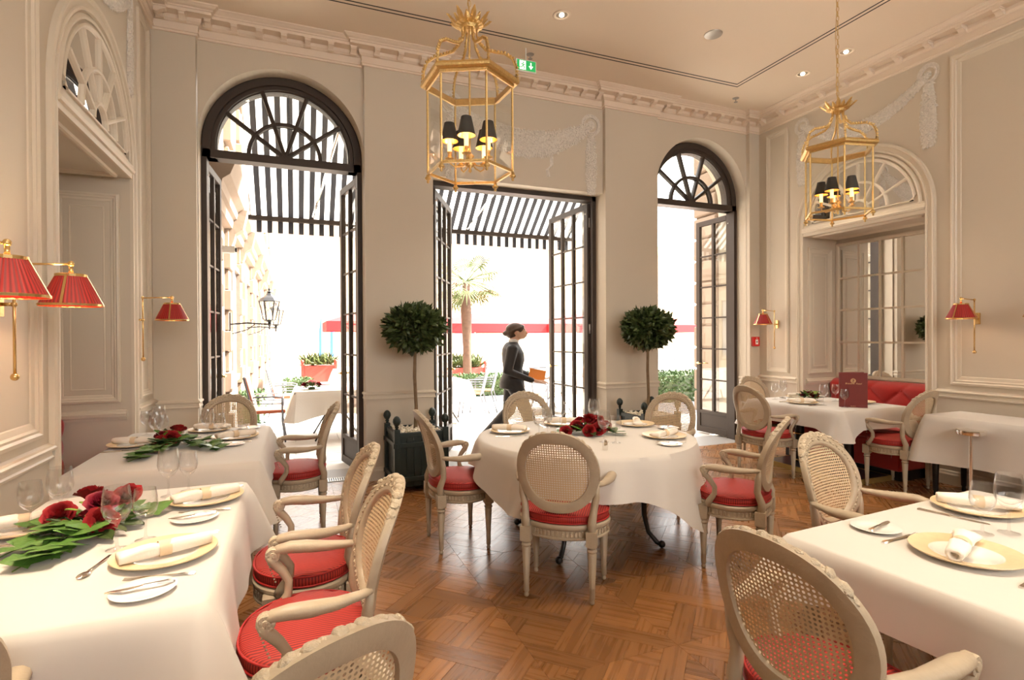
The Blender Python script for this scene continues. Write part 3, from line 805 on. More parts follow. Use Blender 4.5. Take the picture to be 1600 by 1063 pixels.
# leafy helpers
def leaf_cloud(mb, rng, n, f, l0, l1, w=.35):
    for _ in range(n):
        c, nrm = f(rng); c = Vector(c); nrm = Vector(nrm).normalized()
        d = nrm + Vector((rng.gauss(0, .6), rng.gauss(0, .6), rng.gauss(0, .5))); d.normalize()
        sd_ = d.cross(Vector((rng.gauss(0, 1), rng.gauss(0, 1), rng.gauss(0, 1)))).normalized(); up = sd_.cross(d)
        L = rng.uniform(l0, l1); W = L * w
        mb.add([c, c + d * L * .45 + sd_ * W * .5 - up * L * .04, c + d * L - up * L * .12, c + d * L * .45 - sd_ * W * .5 - up * L * .04, c + d * L * .5 + up * L * .05], [(0, 1, 4), (1, 2, 4), (2, 3, 4), (3, 0, 4)])
def hedge(x0, x1, y0, y1, z0, z1, label, seed):
    h = empty('hedge', ((x0 + x1) / 2, (y0 + y1) / 2, 0), label=label, cat='hedge')
    hx, hy = (x1 - x0) / 2, (y1 - y0) / 2; rng = random.Random(seed)
    MB().box(-hx + .05, hx - .05, -hy + .05, hy - .05, z0, z1 - .05).build('hedge_core', 'leaf_dark', h)
    def f(r):
        k = r.random()
        if k < .45: return (r.uniform(-hx, hx), -hy + r.uniform(0, .06), r.uniform(z0, z1)), (0, -1, .3)
        if k < .85: return (r.uniform(-hx, hx), r.uniform(-hy, hy), z1 - r.uniform(0, .06)), (0, 0, 1)
        q = r.choice((-1, 1)); return (q * hx, r.uniform(-hy, hy), r.uniform(z0, z1)), (q, 0, .2)
    mb = MB(); leaf_cloud(mb, rng, int(900 * (x1 - x0)), f, .04, .08, .6)
    o = mb.build('foliage', 'hedge', h); o['kind'] = 'stuff'
    mb = MB(); mb.box(-hx - .05, hx + .05, -hy - .05, hy + .05, 0, z0 + .02); mb.build('trough', 'mesh_grey', h)
hedge(1.6, 5.6, 11.9, 12.5, .12, .62, 'clipped green hedge behind the terrace seen through the middle doorway', 1)
hedge(6.0, 9.0, 8.6, 9.1, .2, .78, 'clipped green hedge seen through the right arched doorway', 2)
hedge(-.84, -.50, 9.7, 10.4, .1, .60, 'clipped green hedge at the foot of the stone facade, nearer piece', 3)
hedge(-.25, .35, 13.4, 14.0, .1, .55, 'small green hedge farther off behind the left terrace table', 4)

def terrace_chair(label, frame='mesh_grey', seatm='terrace_stripe', cush=True):
    t = empty('terrace_chair', label=label, cat='chair', group='terrace chairs')
    mb = MB()
    for q in (-1, 1):
        mb.tube([(q * .26, .24, 0), (q * .26, .20, .30), (q * .26, .20, .64), (q * .26, .12, .66), (q * .26, -.18, .66)], .012, 8)
        mb.tube([(q * .24, -.30, 0), (q * .24, -.18, .42), (q * .23, -.30, .95)], .012, 8)
    for z in (.56, .61): mb.tube([(.26, .2, z), (.26, -.2, z + .01)], .006, 6); mb.tube([(-.26, .2, z), (-.26, -.2, z + .01)], .006, 6)
    for y, z in ((.22, .42), (-.18, .42), (-.30, .94)): mb.tube([(-.25, y, z), (.25, y, z)], .012, 8)
    mb.build('frame', frame, t, smooth=True)
    if cush:
        bevel(MB().box(-.24, .24, -.17, .24, .42, .47).build('seat_cushion', seatm, t), .015)
        M = Matrix.Translation((0, -.18, .46)) @ Matrix.Rotation(R(14), 4, 'X')
        bevel(MB().box(-.23, .23, -.02, .035, 0, .50, M).build('back_cushion', seatm, t), .015)
    else:
        MB().box(-.23, .23, -.17, .22, .425, .435).build('seat', seatm, t)
        M = Matrix.Translation((0, -.19, .44)) @ Matrix.Rotation(R(14), 4, 'X')
        MB().box(-.22, .22, -.004, .004, .02, .50, M).build('backrest', frame, t)
    return t
def white_table(x, y, w, d, label, drop=.28, rz=0):
    t = empty('terrace_table', (x, y, 0), R(rz), label, 'table', 'terrace tables')
    mb = MB(); mb.box(-w / 2, w / 2, -d / 2, d / 2, .70, .725); mb.build('tabletop', 'mesh_grey', t)
    for q in (-1, 1):
        for p_ in (-1, 1): MB().tube([(q * .1, p_ * d * .35, .70), (q * .12, p_ * d * .3, .35), (q * .32, p_ * d * .38, 0)], .013, 8).build('leg', 'black_iron', t, smooth=True)
    c = rect_cloth(w, d, .74, drop, .10, seed=int(x * 7)); o = c.build('tablecloth', 'linen'); o.location = (x, y, 0); o.rotation_euler = (0, 0, R(rz))
    tag(o, 'white cloth on ' + label, 'tablecloth', 'terrace tablecloths')
    return t
def rect_cloth(w, d, z, drop, extra, r=.05, flare=.04, seed=0, seg=9, wave=.012):
    rng = random.Random(seed); per = []
    hx, hy = w / 2, d / 2
    def side(x0, y0, x1, y1, nx, ny):
        L = math.hypot(x1 - x0, y1 - y0); n = max(6, int(L / .035))
        for i in range(n): s = i / n; per.append((x0 + (x1 - x0) * s, y0 + (y1 - y0) * s, nx, ny, min(s, 1 - s) * L))
    def corner(cx, cy, a0):
        for i in range(7): a = R(a0 + 90 * i / 6); per.append((cx + r * math.cos(a), cy + r * math.sin(a), math.cos(a), math.sin(a), 0 if i == 3 else -abs(i - 3) * .0))
    side(-hx + r, -hy, hx - r, -hy, 0, -1); corner(hx - r, -hy + r, -90)
    side(hx, -hy + r, hx, hy - r, 1, 0); corner(hx - r, hy - r, 0)
    side(hx - r, hy, -hx + r, hy, 0, 1); corner(-hx + r, hy - r, 90)
    side(-hx, hy - r, -hx, -hy + r, -1, 0); corner(-hx + r, -hy + r, 180)
    ph = [rng.uniform(0, 6) for _ in range(4)]
    rings = []
    n = len(per)
    for q in range(seg + 1):
        t = q / seg; ring = []
        for i, (x, y, nx, ny, dist) in enumerate(per):
            near = max(0, 1 - dist / (drop * 1.15)) if drop > 0 else 0
            iscorn = 1 if (abs(nx) > .01 and abs(ny) > .01) else 0
            Ld = drop + extra * near ** 1.0
            s = i / n * 2 * PI
            wv = wave * t * (math.sin(s * 9 + ph[0]) + .6 * math.sin(s * 17 + ph[1])) * (1 - .8 * near)
            o = .012 * min(1, t * 6) + flare * t + wv + (near ** 3) * .10 * t * (1 if iscorn else .75)
            ring.append(Vector((x + nx * o, y + ny * o, z - .006 * (t > 0) - Ld * t * (1 - .02 * near))))
        rings.append(ring)
    mb = MB()
    inset = [[Vector((p[0] * .985, p[1] * .985, z)) for p in per]]
    top = [Vector((p[0] - p[2] * .012, p[1] - p[3] * .012, z + .0005)) for p in per]
    rings[0] = [Vector((p[0], p[1], z - .004)) for p in per]
    mb.loft([top] + rings, True, True, False)
    return mb
tt = terrace_chair('terrace armchair with striped cushions at the left of the white terrace table'); tt.location = (-.38, 8.75, 0); tt.rotation_euler = (0, 0, R(-90))
o = copy_tree(tt); o.location = (-.18, 10.75, 0); o['label'] = 'terrace armchair with striped cushions, farther along the stone facade'
white_table(.58, 8.75, 1.2, .95, 'terrace table outside the left doorway', .33)
# centre view
ma = terrace_chair('terrace armchair with grey mesh back, left of the walking waitress', cush=False, seatm='teak'); ma.location = (3.16, 10.0, 0); ma.rotation_euler = (0, 0, R(65))
o = copy_tree(ma); o.location = (3.55, 10.5, 0); o['label'] = 'second mesh terrace armchair half behind the first'
o = copy_tree(ma); o.location = (4.35, 9.05, 0); o.rotation_euler = (0, 0, R(200)); o['label'] = 'mesh terrace chair under the table at the right of the middle doorway'
o = copy_tree(ma); o.location = (8.9, 11.2, 0); o.rotation_euler = (0, 0, R(180)); o['label'] = 'mesh terrace chair behind the hedge in the right arched doorway'
o = copy_tree(ma); o.location = (1.15, 12.3, 0); o.rotation_euler = (0, 0, R(100)); o['label'] = 'distant terrace chair beneath the left red parasol'
white_table(2.35, 9.6, 1.0, .9, 'terrace table at the left of the middle doorway', .30)
white_table(4.75, 9.9, 1.0, .9, 'terrace table at the right of the middle doorway', .30)
white_table(1.3, 13.6, .9, .9, 'distant terrace table seen through the left doorway', .28)
def red_trough(x, y, label, w=1.0):
    t = empty('planter_box', (x, y, 0), label=label, cat='planter', group='red terrace planters')
    bevel(MB().box(-w / 2, w / 2, -.25, .25, .10, .62).build('box', 'planter_red', t), .01)
    mb = MB(); 
    for q in (-1, 1):
        for s in (-1, 1): mb.box(q * w / 2 - .04, q * w / 2 + .04, s * .25 - .04, s * .25 + .04, 0, .70)
    mb.build('post', 'planter_red', t)
    mb = MB()
    for q in (-1, 1):
        for s in (-1, 1): mb.ball((q * w / 2, s * .25, .755), .055, 8, (1, 1, 1.2))
    mb.build('finial', 'planter_red', t, smooth=True)
    mb = MB(); rng = random.Random(int(x * 10)); leaf_cloud(mb, rng, 260, lambda r: ((r.uniform(-w / 2.4, w / 2.4), r.uniform(-.2, .2), .65), (r.gauss(0, .4), r.gauss(0, .4), 1)), .25, .5, .12)
    o = mb.build('foliage', 'palm_green', t); o['kind'] = 'stuff'
red_trough(4.55, 15.2, 'red wooden planter with ball finials seen through the middle doorway', 1.15)
red_trough(.70, 18.5, 'red wooden planter with leafy shrubs beyond the left doorway', 1.0)
def parasol(x, y, label, mname, w=3.4, z0=2.0, closed=False):
    t = empty('parasol', (x, y, 0), label=label, cat='parasol')
    MB().tube([(0, 0, 0), (0, 0, z0 + .5)], .03, 8).build('pole', 'plaster_white', t)
    if closed:
        MB().lathe([(.03, z0 - 1.3), (.10, z0 - 1.2), (.09, z0 - .3), (.03, z0 + .3)], 8).build('canopy', mname, t); return
    h = w / 2; mb = MB()
    top = [Vector((a * .05, b2 * .05, z0 + .55)) for a, b2 in ((-1, -1), (0, -1), (1, -1), (1, 0), (1, 1), (0, 1), (-1, 1), (-1, 0))]
    ed = [Vector((a * h, b2 * h, z0 + .16)) for a, b2 in ((-1, -1), (0, -1), (1, -1), (1, 0), (1, 1), (0, 1), (-1, 1), (-1, 0))]
    lo = [Vector((p.x, p.y, z0 - .10)) for p in ed]
    mb.loft([top, ed, lo], True, True); mb.build('canopy', mname, t)
parasol(5.6, 17.4, 'large red square parasol behind the waitress, left of two', 'umbrella_red', 3.6, 1.75)
parasol(9.2, 17, 'large red square parasol behind the middle doorway, right of two', 'umbrella_red', 3.5, 1.75)
parasol(13.2, 18, 'red parasol seen through the right arched doorway', 'umbrella_red', 3.6, 1.75)
parasol(1.95, 16, 'red parasol edge seen through the left arched doorway', 'umbrella_red', 2.4, 1.78)
parasol(1.0, 24, 'closed blue parasol far off beyond the left doorway, left of two', 'umbrella_blue', closed=True)
parasol(1.45, 24, 'closed blue parasol far off beyond the left doorway, right of two', 'umbrella_blue', closed=True)
# palm
pa = empty('palm_tree', (4.45, 14.6, 0), label='fan palm with shaggy trunk beyond the middle doorway', cat='palm')
mb = MB(); mb.tube([(0, 0, 0), (.02, 0, 1.2), (-.01, 0, 2.2), (0, 0, 3.0)], [.13, .12, .15, .10], 12); o = mb.build('trunk', 'palm_bark', pa, smooth=True)
rng = random.Random(8)
for k in range(34):
    a = rng.uniform(0, 2 * PI); el = rng.uniform(-.7, 1.1); L = rng.uniform(.5, .85)
    d = Vector((math.cos(a) * math.cos(el), math.sin(a) * math.cos(el), math.sin(el))); b0 = Vector((0, 0, 3.05)); c = b0 + d * L
    mb = MB(); mb.tube([b0, b0 + d * L * .5 + Vector((0, 0, .04)), c], .012, 4)
    sdv = d.cross(Vector((0, 0, 1))).normalized(); up = sdv.cross(d)
    for q in range(15):
        th = R(-105 + 15 * q); dd = (d * math.cos(th) + sdv * math.sin(th)).normalized(); Lf = .48 + .08 * math.cos(th)
        tip = c + dd * Lf + Vector((0, 0, -.14)); m_ = c + dd * Lf * .5; s3 = dd.cross(up).normalized() * .022
        mb.add([c, m_ + s3, tip, m_ - s3], [(0, 1, 2, 3)])
    mb.build('frond', 'palm_green', pa)
# ------------------------------------------------------------------ the oval-back cane armchair (front is +y)
ZB0, HB, WB = .735, .236, .236
def yb(x, z):
    t = max(0, (z - .45) / .53)
    return -.178 - .035 * t - .095 * t * t + .045 * (x / WB) ** 2
def oval(ph, k=1.0):
    c, s = math.cos(ph), math.sin(ph)
    w = WB * (1 + .02 * s)
    return (w * k * math.copysign(abs(c) ** .88, c), ZB0 + HB * k * math.copysign(abs(s) ** .95, s) * (1 if s > 0 else .98))
def seat_out(ph, k=1.0):
    c, s = math.cos(ph), math.sin(ph)
    return (.268 * k * math.copysign(abs(c) ** .85, c) * (1 - .20 * max(0, -s)), (.245 * s if s > 0 else .205 * math.copysign(abs(s) ** .8, s)) * k)
def make_chair():
    t = empty('dining_armchair', cat='chair')
    # seat rail with mouldings and a fluted frieze
    N = 40; mb = MB(); rings = []
    for k, z in ((.86, .352), (.97, .350), (1.0, .356), (1.0, .364), (.965, .368), (.965, .404), (1.0, .408), (1.02, .418), (1.02, .430), (.99, .438), (.86, .438)):
        rings.append([Vector((*seat_out(2 * PI * i / N, k), z)) for i in range(N)])
    mb.loft(rings, True, True, True); mb.build('seat_rail', 'chair_paint', t, smooth=True, angle=40)
    mb = MB()
    for i in range(60):
        ph = 2 * PI * i / 60; x, y = seat_out(ph, .972); a = math.atan2(y, x)
        M = Matrix.Translation((x, y, .386)) @ Matrix.Rotation(a, 4, 'Z'); mb.box(-.004, .004, -.006, .006, -.014, .014, M)
    fz = mb.build('frieze_carving', 'chair_carving', t); fz['kind'] = 'stuff'
    # cushion
    mb = MB(); rings = []
    for k, z in ((.93, .440), (.975, .446), (.985, .466), (.975, .486), (.93, .494), (.6, .506), (.25, .510)):
        rings.append([Vector((*seat_out(2 * PI * i / N, k), z + .004 * math.sin(i * 2.1) * (k > .9) * (z > .48))) for i in range(N)])
    mb.loft(rings, True, True, True); cu = mb.build('seat_cushion', 'striped_red', t, smooth=True, angle=60)
    mb = MB()
    for z in (.447, .488): mb.tube([(*seat_out(2 * PI * i / N, .985), z) for i in range(N)], .0045, 5, closed=True)
    mb.build('piping', 'piping_red', cu, smooth=True)
    # legs: square block, collar, fluted taper, turned foot
    prof = [(.009, 0), (.013, .004), (.015, .014), (.010, .026), (.015, .030), (.0165, .036), (.0165, .088), (.0185, .092), (.0165, .098), (.0265, .285), (.021, .290), (.029, .298), (.029, .306), (.022, .312), (.03, .322), (.03, .330)]
    def leg(x, y):
        mb = MB(); n = 16; rings = []
        for r, z in prof:
            fl = .86 if .035 < z < .29 else 1
            rings.append([Vector((x + (r * (fl if k % 2 else 1)) * math.cos(2 * PI * k / n), y + (r * (fl if k % 2 else 1)) * math.sin(2 * PI * k / n), z)) for k in range(n)])
        mb.loft(rings, True, True, True); mb.box(x - .030, x + .030, y - .030, y + .030, .328, .412)
        return mb.build('leg', 'chair_paint', t, smooth=True, angle=50)
    leg(.215, .165); leg(-.215, .165); leg(.19, -.172); leg(-.19, -.172)
    # back frame
    N = 56; rings = []
    prof = [(.028, -.016), (.030, .004), (.026, .014), (.014, .018), (.0, .013), (-.012, .018), (-.022, .012), (-.027, .002), (-.025, -.014), (0, -.02)]
    for i in range(N):
        ph = 2 * PI * i / N; x, z = oval(ph, .885); x2, z2 = oval(ph + .01, .885); d = Vector((x2 - x, z2 - z)).normalized(); nx, nz = d.y, -d.x
        top = 1 + .18 * max(0, math.sin(ph)) ** 3
        rings.append([Vector((x + nx * a * top, yb(x + nx * a, z + nz * a) + b_, z + nz * a * top)) for a, b_ in prof])
    mb = MB(); mb.loft(rings, True, False, False, True); fr_ = mb.build('back_frame', 'chair_paint', t, smooth=True, angle=50)
    mb = MB()
    for i in range(64):
        ph = 2 * PI * i / 64; x, z = oval(ph, .885)
        a = math.atan2(math.cos(ph), -math.sin(ph)) + (.5 if i % 2 else -.5)
        M = Matrix.Translation((x, yb(x, z) + .014, z)) @ Matrix.Rotation(-a, 4, 'Y')
        c0 = len(mb.v); mb.add([M @ Vector(p) for p in ((-.013, 0, 0), (0, 0, .005), (.013, 0, 0), (0, 0, -.005), (0, .008, 0))], [(0, 1, 4), (1, 2, 4), (2, 3, 4), (3, 0, 4)])
    lc = mb.build('leaf_carving', 'chair_carving', fr_); lc['kind'] = 'stuff'
    # carved crest
    mb = MB(); rng = random.Random(2)
    for i in range(23):
        ph = R(36 + 108 * i / 22); x, z = oval(ph, .97 + .02 * (i % 2)); h = .013 - .007 * abs(i - 11) / 11 + rng.uniform(-.002, .002)
        c0 = len(mb.v); mb.ball((0, 0, 0), 1, 6, (.022 + rng.uniform(-.004, .005), .017 + rng.uniform(-.003, .003), h)); Mx = Matrix.Translation((x, yb(x, z) + .003, z + .003)) @ Matrix.Rotation(-math.atan2(math.cos(ph), math.sin(ph)) * -1.0 + rng.uniform(-.35, .35), 4, 'Y')
        for q in range(c0, len(mb.v)): mb.v[q] = tuple(Mx @ Vector(mb.v[q]))
    for q in (-1, 1):
        for k in range(4): mb.tube([(q * .012 * (k + .6), yb(0, .97) + .014, .952 - k * .002), (q * (.030 + .028 * k), yb(0, .97) + .022, .962 - .006 * k), (q * (.046 + .032 * k), yb(0, .96) + .018, .946 - .009 * k)], [.003, .008, .003], 5)
    mb.ball((0, yb(0, .975) + .012, .962), 1, 6, (.017, .014, .017))
    mb.build('crest_carving', 'chair_carving', t, smooth=True)
    # stiles joining the seat to the oval
    for q in (-1, 1):
        pts = [(q * .190, -.172, .38), (q * .192, -.180, .46), (q * .200, yb(.2, .53) - .002, .53), (q * .214, yb(.214, .60) - .002, .60), (q * .222, yb(.222, .68), .68)]
        mb = MB(); mb.tube(pts, [.026, .024, .021, .020, .012], 8, flat=1, up=(0, 1, 0)); mb.build('stile', 'chair_paint', t, smooth=True)
    mb = MB(); n = 12; rr_ = []
    for i in range(n + 1):
        ph = R(-122 + 64 * i / n); x, z = oval(ph, .985); rr_.append([Vector((x, yb(x, z) - .012, z - .004)), Vector((x, yb(x, z) + .012, z - .004)), Vector((x * .9, yb(x, z) + .01, z + .02)), Vector((x * .9, yb(x, z) - .01, z + .02))])
    mb.loft(rr_, True, True, True); mb.build('lower_rail', 'chair_paint', t, smooth=True, angle=50)
    # arms with scrolled fronts and curved supports
    for q in (-1, 1):
        mb = MB()
        pts = [(q * .222, yb(.222, .67), .672), (q * .236, -.14, .668), (q * .258, -.06, .664), (q * .272, .02, .668), (q * .276, .08, .672), (q * .274, .125, .668), (q * .272, .145, .655)]
        mb.tube(pts, [.016, .018, .025, .031, .029, .023, .019], 10, flat=.80)
        a = mb.build('arm', 'chair_paint', t, smooth=True)
        mb = MB(); mb.tube([(q * .272, .150, .650), (q * .272, .140, .622), (q * .268, .108, .585), (q * .258, .085, .545), (q * .250, .088, .50), (q * .245, .120, .45), (q * .240, .135, .42)], [.023, .021, .018, .016, .017, .020, .021], 8, up=(1, 0, 0))
        mb.build('arm_support', 'chair_paint', t, smooth=True)
        mb = MB(); M = Matrix.Translation((q * .272 - .020, .142, .652)) @ Matrix.Rotation(PI / 2, 4, 'Y')
        mb.lathe([(0, -.003), (.012, -.002), (.014, .002), (.025, .002), (.028, .007), (.028, .033), (.025, .038), (.014, .038), (.012, .042), (0, .043)], 18, M=M)
        for k in range(9): mb.ball((q * .272, .166 - .004 * k, .640 - .012 * k), .004, 4)
        mb.build('scroll', 'chair_carving', a, smooth=True, angle=40)
    # woven cane: a sheet of octagonal holes
    mb = MB(); p = .0138; r = p * .315
    for i in range(-16, 17):
        for j in range(-18, 19):
            cx, cz = i * p, ZB0 + j * p
            e = (cx / (WB * .80)) ** 2 + ((cz - ZB0) / (HB * .80)) ** 2
            if e > 1.12: continue
            o8 = [(cx + sx * p / 2, cz + sz * p / 2) for sx, sz in ((1, 0), (1, 1), (0, 1), (-1, 1), (-1, 0), (-1, -1), (0, -1), (1, -1))]
            i8 = [(cx + r * math.cos(k * PI / 4), cz + r * math.sin(k * PI / 4)) for k in range(8)]
            vs = [(x, yb(x, z) + .001, z) for x, z in o8 + i8]
            if e > .98: mb.add(vs[:8], [tuple(range(8))]); continue
            mb.add(vs, [(k, (k + 1) % 8, 8 + (k + 1) % 8, 8 + k) for k in range(8)])
    mb.build('cane_panel', 'cane', t)
    return t
chair = make_chair()
def put_chair(x, y, face, label, group=None):   # face = direction the sitter looks (deg in plan)
    return place(chair, USED, (x, y, 0), R(face - 90), label, group)
put_chair(1.49, 2.91, 52, 'armchair seen square from behind in front of the round table, centre of the photo', 'chairs around the round table')
put_chair(1.10, 3.86, 0, 'armchair turned sideways at the left of the round table, beside the planter', 'chairs around the round table')
put_chair(2.72, 2.80, 125, 'armchair with whole red cushion showing at the right of the round table', 'chairs around the round table')
put_chair(2.00, 4.50, -95, 'armchair behind the round table in front of the middle doorway', 'chairs around the round table')
put_chair(3.02, 4.00, -150, 'armchair behind the round table with light through its cane, by the right planter', 'chairs around the round table')
put_chair(4.68, 4.42, 0, 'armchair seen from behind at the left end of the menu table', 'chairs around the menu table')
put_chair(5.45, 5.12, -90, 'armchair at the far side of the menu table, mostly hidden near the fire alarm', 'chairs around the menu table')
put_chair(5.52, 3.58, 94, 'armchair on the near side of the menu table beside the metal stand', 'chairs around the menu table')
put_chair(2.62, 1.82, -80, 'armchair facing us at the far edge of the front right table', 'chairs around the front right table')
put_chair(1.44, 1.12, 6, 'large armchair seen from behind at the left edge of the front right table', 'chairs around the front right table')
put_chair(.02, 4.62, 180, 'armchair at the right of the far left table beside the left doorway', 'chairs at the left tables')
put_chair(.06, 2.72, 180, 'second armchair from the front along the right side of the front left table', 'chairs at the left tables')
put_chair(.055, 2.05, 180, 'armchair with striped cushion nearest us along the right side of the front left table', 'chairs at the left tables')
put_chair(-.06, 1.28, 116, 'armchair cut off by the bottom edge, seen over its carved crest', 'chairs at the left tables')
put_chair(-.895, 1.62, 116, 'armchair cut off at the lower left corner, only its crest end showing', 'chairs at the left tables')
put_chair(-.57, 5.38, -90, 'armchair at the far end of the far left table, light through its cane', 'chairs at the left tables')

# ------------------------------------------------------------------ tables and cloths
TT = .76
def dining_table(x0, x1, y0, y1, rz, label, clabel, drop, extra, seed, pedestal=False, legs='wood'):
    cx, cy = (x0 + x1) / 2, (y0 + y1) / 2; w, d = x1 - x0, y1 - y0
    t = empty('dining_table', (cx, cy, 0), R(rz), label, 'table')
    bevel(MB().box(-w / 2 + .02, w / 2 - .02, -d / 2 + .02, d / 2 - .02, .715, .75).build('tabletop', 'teak', t), .006)
    if pedestal:
        bevel(MB().box(-.28, .28, -.55, .55, 0, .05).build('base_plate', 'black_iron', t), .004)
        mb = MB()
        for a in ((-.29, -.28, -.56, .56), (.28, .29, -.56, .56), (-.28, .28, -.56, -.55), (-.28, .28, .55, .56)): mb.box(a[0], a[1], a[2], a[3], 0, .052)
        mb.build('brass_edge', 'gold_trim', t)
        for y in (-.3, .3):
            MB().lathe([(.05, .05), (.05, .70)], 20, c=(0, y, 0)).build('column', 'black_iron', t, smooth=True, angle=40)
            mb = MB()
            for z in (.055, .36): mb.lathe([(.052, z), (.066, z + .006), (.066, z + .018), (.052, z + .024)], 20, c=(0, y, 0), caps=False)
            mb.build('collar', 'brass', t, smooth=True)
        MB().box(-.2, .2, -d / 2 + .1, d / 2 - .1, .69, .715).build('support', 'black_iron', t)
    else:
        for q in (-1, 1):
            for s in (-1, 1):
                MB().lathe([(.014, 0), (.018, .02), (.015, .05), (.022, .06), (.030, .55), (.034, .57), (.034, .70)], 12, c=(q * (w / 2 - .07), s * (d / 2 - .07), 0)).build('leg', 'chair_paint' if legs == 'wood' else 'black_iron', t, smooth=True, angle=40)
        MB().box(-w / 2 + .05, w / 2 - .05, -d / 2 + .05, d / 2 - .05, .64, .715).build('apron', 'teak', t)
    o = rect_cloth(w, d, TT, drop, extra, r=.035, flare=.03, seed=seed, wave=.009).build('tablecloth', 'linen', smooth=True, angle=60)
    o.location = (cx, cy, 0); o.rotation_euler = (0, 0, R(rz)); tag(o, clabel, 'tablecloth')
    return t
dining_table(-1.06, -.235, 1.73, 3.13, 0, 'rectangular dining table under the cloth at the front left', 'white cloth on the front left table with two rose settings in view', .27, .05, 1)
dining_table(-1.19, -.20, 3.60, 5.06, 0, 'rectangular dining table under the cloth by the left niche', 'white cloth on the far left table by the left niche', .30, .06, 2)
dining_table(4.92, 5.92, 3.72, 4.92, 0, 'dining table on brass-edged black base carrying the menu', 'white cloth on the menu table with a pointed front corner fold', .19, .10, 3, True)
dining_table(1.72, 3.05, .45, 1.56, 4, 'rectangular dining table under the cloth at the front right', 'white cloth on the front right table with wooden legs below', .17, .03, 4)
dining_table(5.44, 6.00, 1.35, 3.30, 0, 'long side table with black legs against the right wall', 'plain white cloth over the empty side table on the right wall', .41, .02, 5, False, 'iron')
# round table with a square cloth, tips hanging on the diagonals
rt = empty('round_table', (2.02, 3.60, 0), label='round dining table with curved black legs in the middle of the room', cat='table')
MB().lathe([(.0, .715), (.77, .715), (.78, .73), (.77, .75), (0, .75)], 40).build('tabletop', 'teak', rt)
for k in range(4):
    a = R(-45 + 90 * k - 2); c, s = math.cos(a), math.sin(a)
    pts = [(.22, .70), (.34, .66), (.42, .55), (.44, .40), (.44, .22), (.47, .10), (.53, .035), (.56, .02)]
    mb = MB(); mb.tube([(r * c, r * s, z) for r, z in pts], [.03, .03, .026, .022, .019, .017, .018, .012], 8, up=(-s, c, 0)); mb.ball((.565 * c, .565 * s, .026), .026, 8)
    mb.build('leg', 'black_iron', rt, smooth=True)
MB().lathe([(0, .62), (.25, .62), (.25, .715), (0, .715)], 16).build('hub', 'black_iron', rt)
def round_cloth():
    mb = MB(); N = 168; Rr = .80; rings = []; hx0, hx1, hy0, hy1 = 1.0, 1.06, 1.05, .98   # the cloth lies a little off centre
    rings.append([Vector((Rr * .97 * math.cos(2 * PI * i / N), Rr * .97 * math.sin(2 * PI * i / N), TT + .001)) for i in range(N)])
    for q in range(11):
        t = q / 10; ring = []
        for i in range(N):
            a = 2 * PI * i / N; c, s_ = math.cos(a), math.sin(a); cap = .33 + .20 * max(0, math.cos(a + PI / 4))
            m_ = min((hx1 if c > 0 else hx0) / max(1e-3, abs(c)), (hy1 if s_ > 0 else hy0) / max(1e-3, abs(s_))); L = m_ - Rr; L = L if L < cap - .06 else cap - .06 + .10 * math.tanh((L - cap + .06) / .22)
            tip = max(0, 1 - abs(((a / (PI / 2)) % 1) - .5) * 4)
            rad = Rr + .012 * min(1, 5 * t) + .05 * t + .07 * t * tip ** 2 + t * .022 * (math.sin(a * 11 + .7) + .5 * math.sin(a * 19)) * (1 - tip * .6)
            ring.append(Vector((rad * math.cos(a), rad * math.sin(a), TT - .004 - L * t * .99)))
        rings.append(ring)
    mb.loft(rings, True, True); return mb
o = round_cloth().build('tablecloth', 'linen', smooth=True, angle=60); o.location = (2.02, 3.60, 0); o.rotation_euler = (0, 0, R(-15)); tag(o, 'square white cloth with long hanging corners on the round table', 'tablecloth')

# ------------------------------------------------------------------ banquettes in the niches
def banquette(side):
    s = 1 if side == 'left' else -1; X = XL if side == 'left' else XR
    t = empty('banquette', (X - s * .32, NC, 0), 0, 'red tufted banquette inside the %s niche' % side, 'bench', 'niche banquettes')
    hw = (NY1 - NY0) / 2 - .015
    g = lambda a, b, c, d, e, f_: (sorted((s * a, s * b)) + [c, d, e, f_])
    # local x toward the room = s*
    x0 = -.26
    mb = MB(); mb.box(*g(x0, .72, -hw, hw, .10, .40)); bevel(mb.build('seat_base', 'red_fabric', t), .02)
    mb = MB(); mb.box(*g(x0 + .14, .74, -hw + .01, hw - .01, .40, .48)); bevel(mb.build('seat_cushion', 'red_fabric', t), .03, 3)
    mb = MB(); mb.box(*g(x0 + .02, .68, -hw + .02, hw - .02, 0, .10)); mb.build('plinth', 'black_iron', t)
    # tufted back as a pillowed sheet
    nu, nv = 72, 26; rows = []
    for j in range(nv + 1):
        z = .44 + .50 * j / nv; row = []
        for i in range(nu + 1):
            u = -hw + 2 * hw * i / nu
            a = u / .19 + z / .17; b2 = u / .19 - z / .17
            puff = (abs(math.sin(a * PI / 2)) * abs(math.sin(b2 * PI / 2))) ** .35
            d = .125 + .045 * puff
            if j > nv - 4: d *= math.sqrt(max(0, 1 - ((j - nv + 4) / 4.2) ** 2))
            edge = min(i, nu - i) / 2
            if edge < 1: d *= .8 + .2 * edge
            row.append(Vector((s * (x0 + d), u, z)))
        rows.append(row)
    mb = MB(); mb.loft(rows, False); back = [[Vector((s * (x0 - .0), r.y, r.z)) for r in row] for row in (rows[0], rows[-1])]
    mb.loft([rows[-1], back[1]], False)
    bk = mb.build('tufted_back', 'red_fabric', t, smooth=True)
    mb = MB()
    for j in range(-9, 10):
        for k in range(-9, 10):
            u = (j + k) * .19; z = (j - k) * .17
            if abs(u) < hw - .05 and .5 < z < .92: mb.ball((s * (x0 + .129), u, z), .010, 6)
    mb.build('button', 'red_fabric', bk)
    return t
banquette('left'); banquette('right')

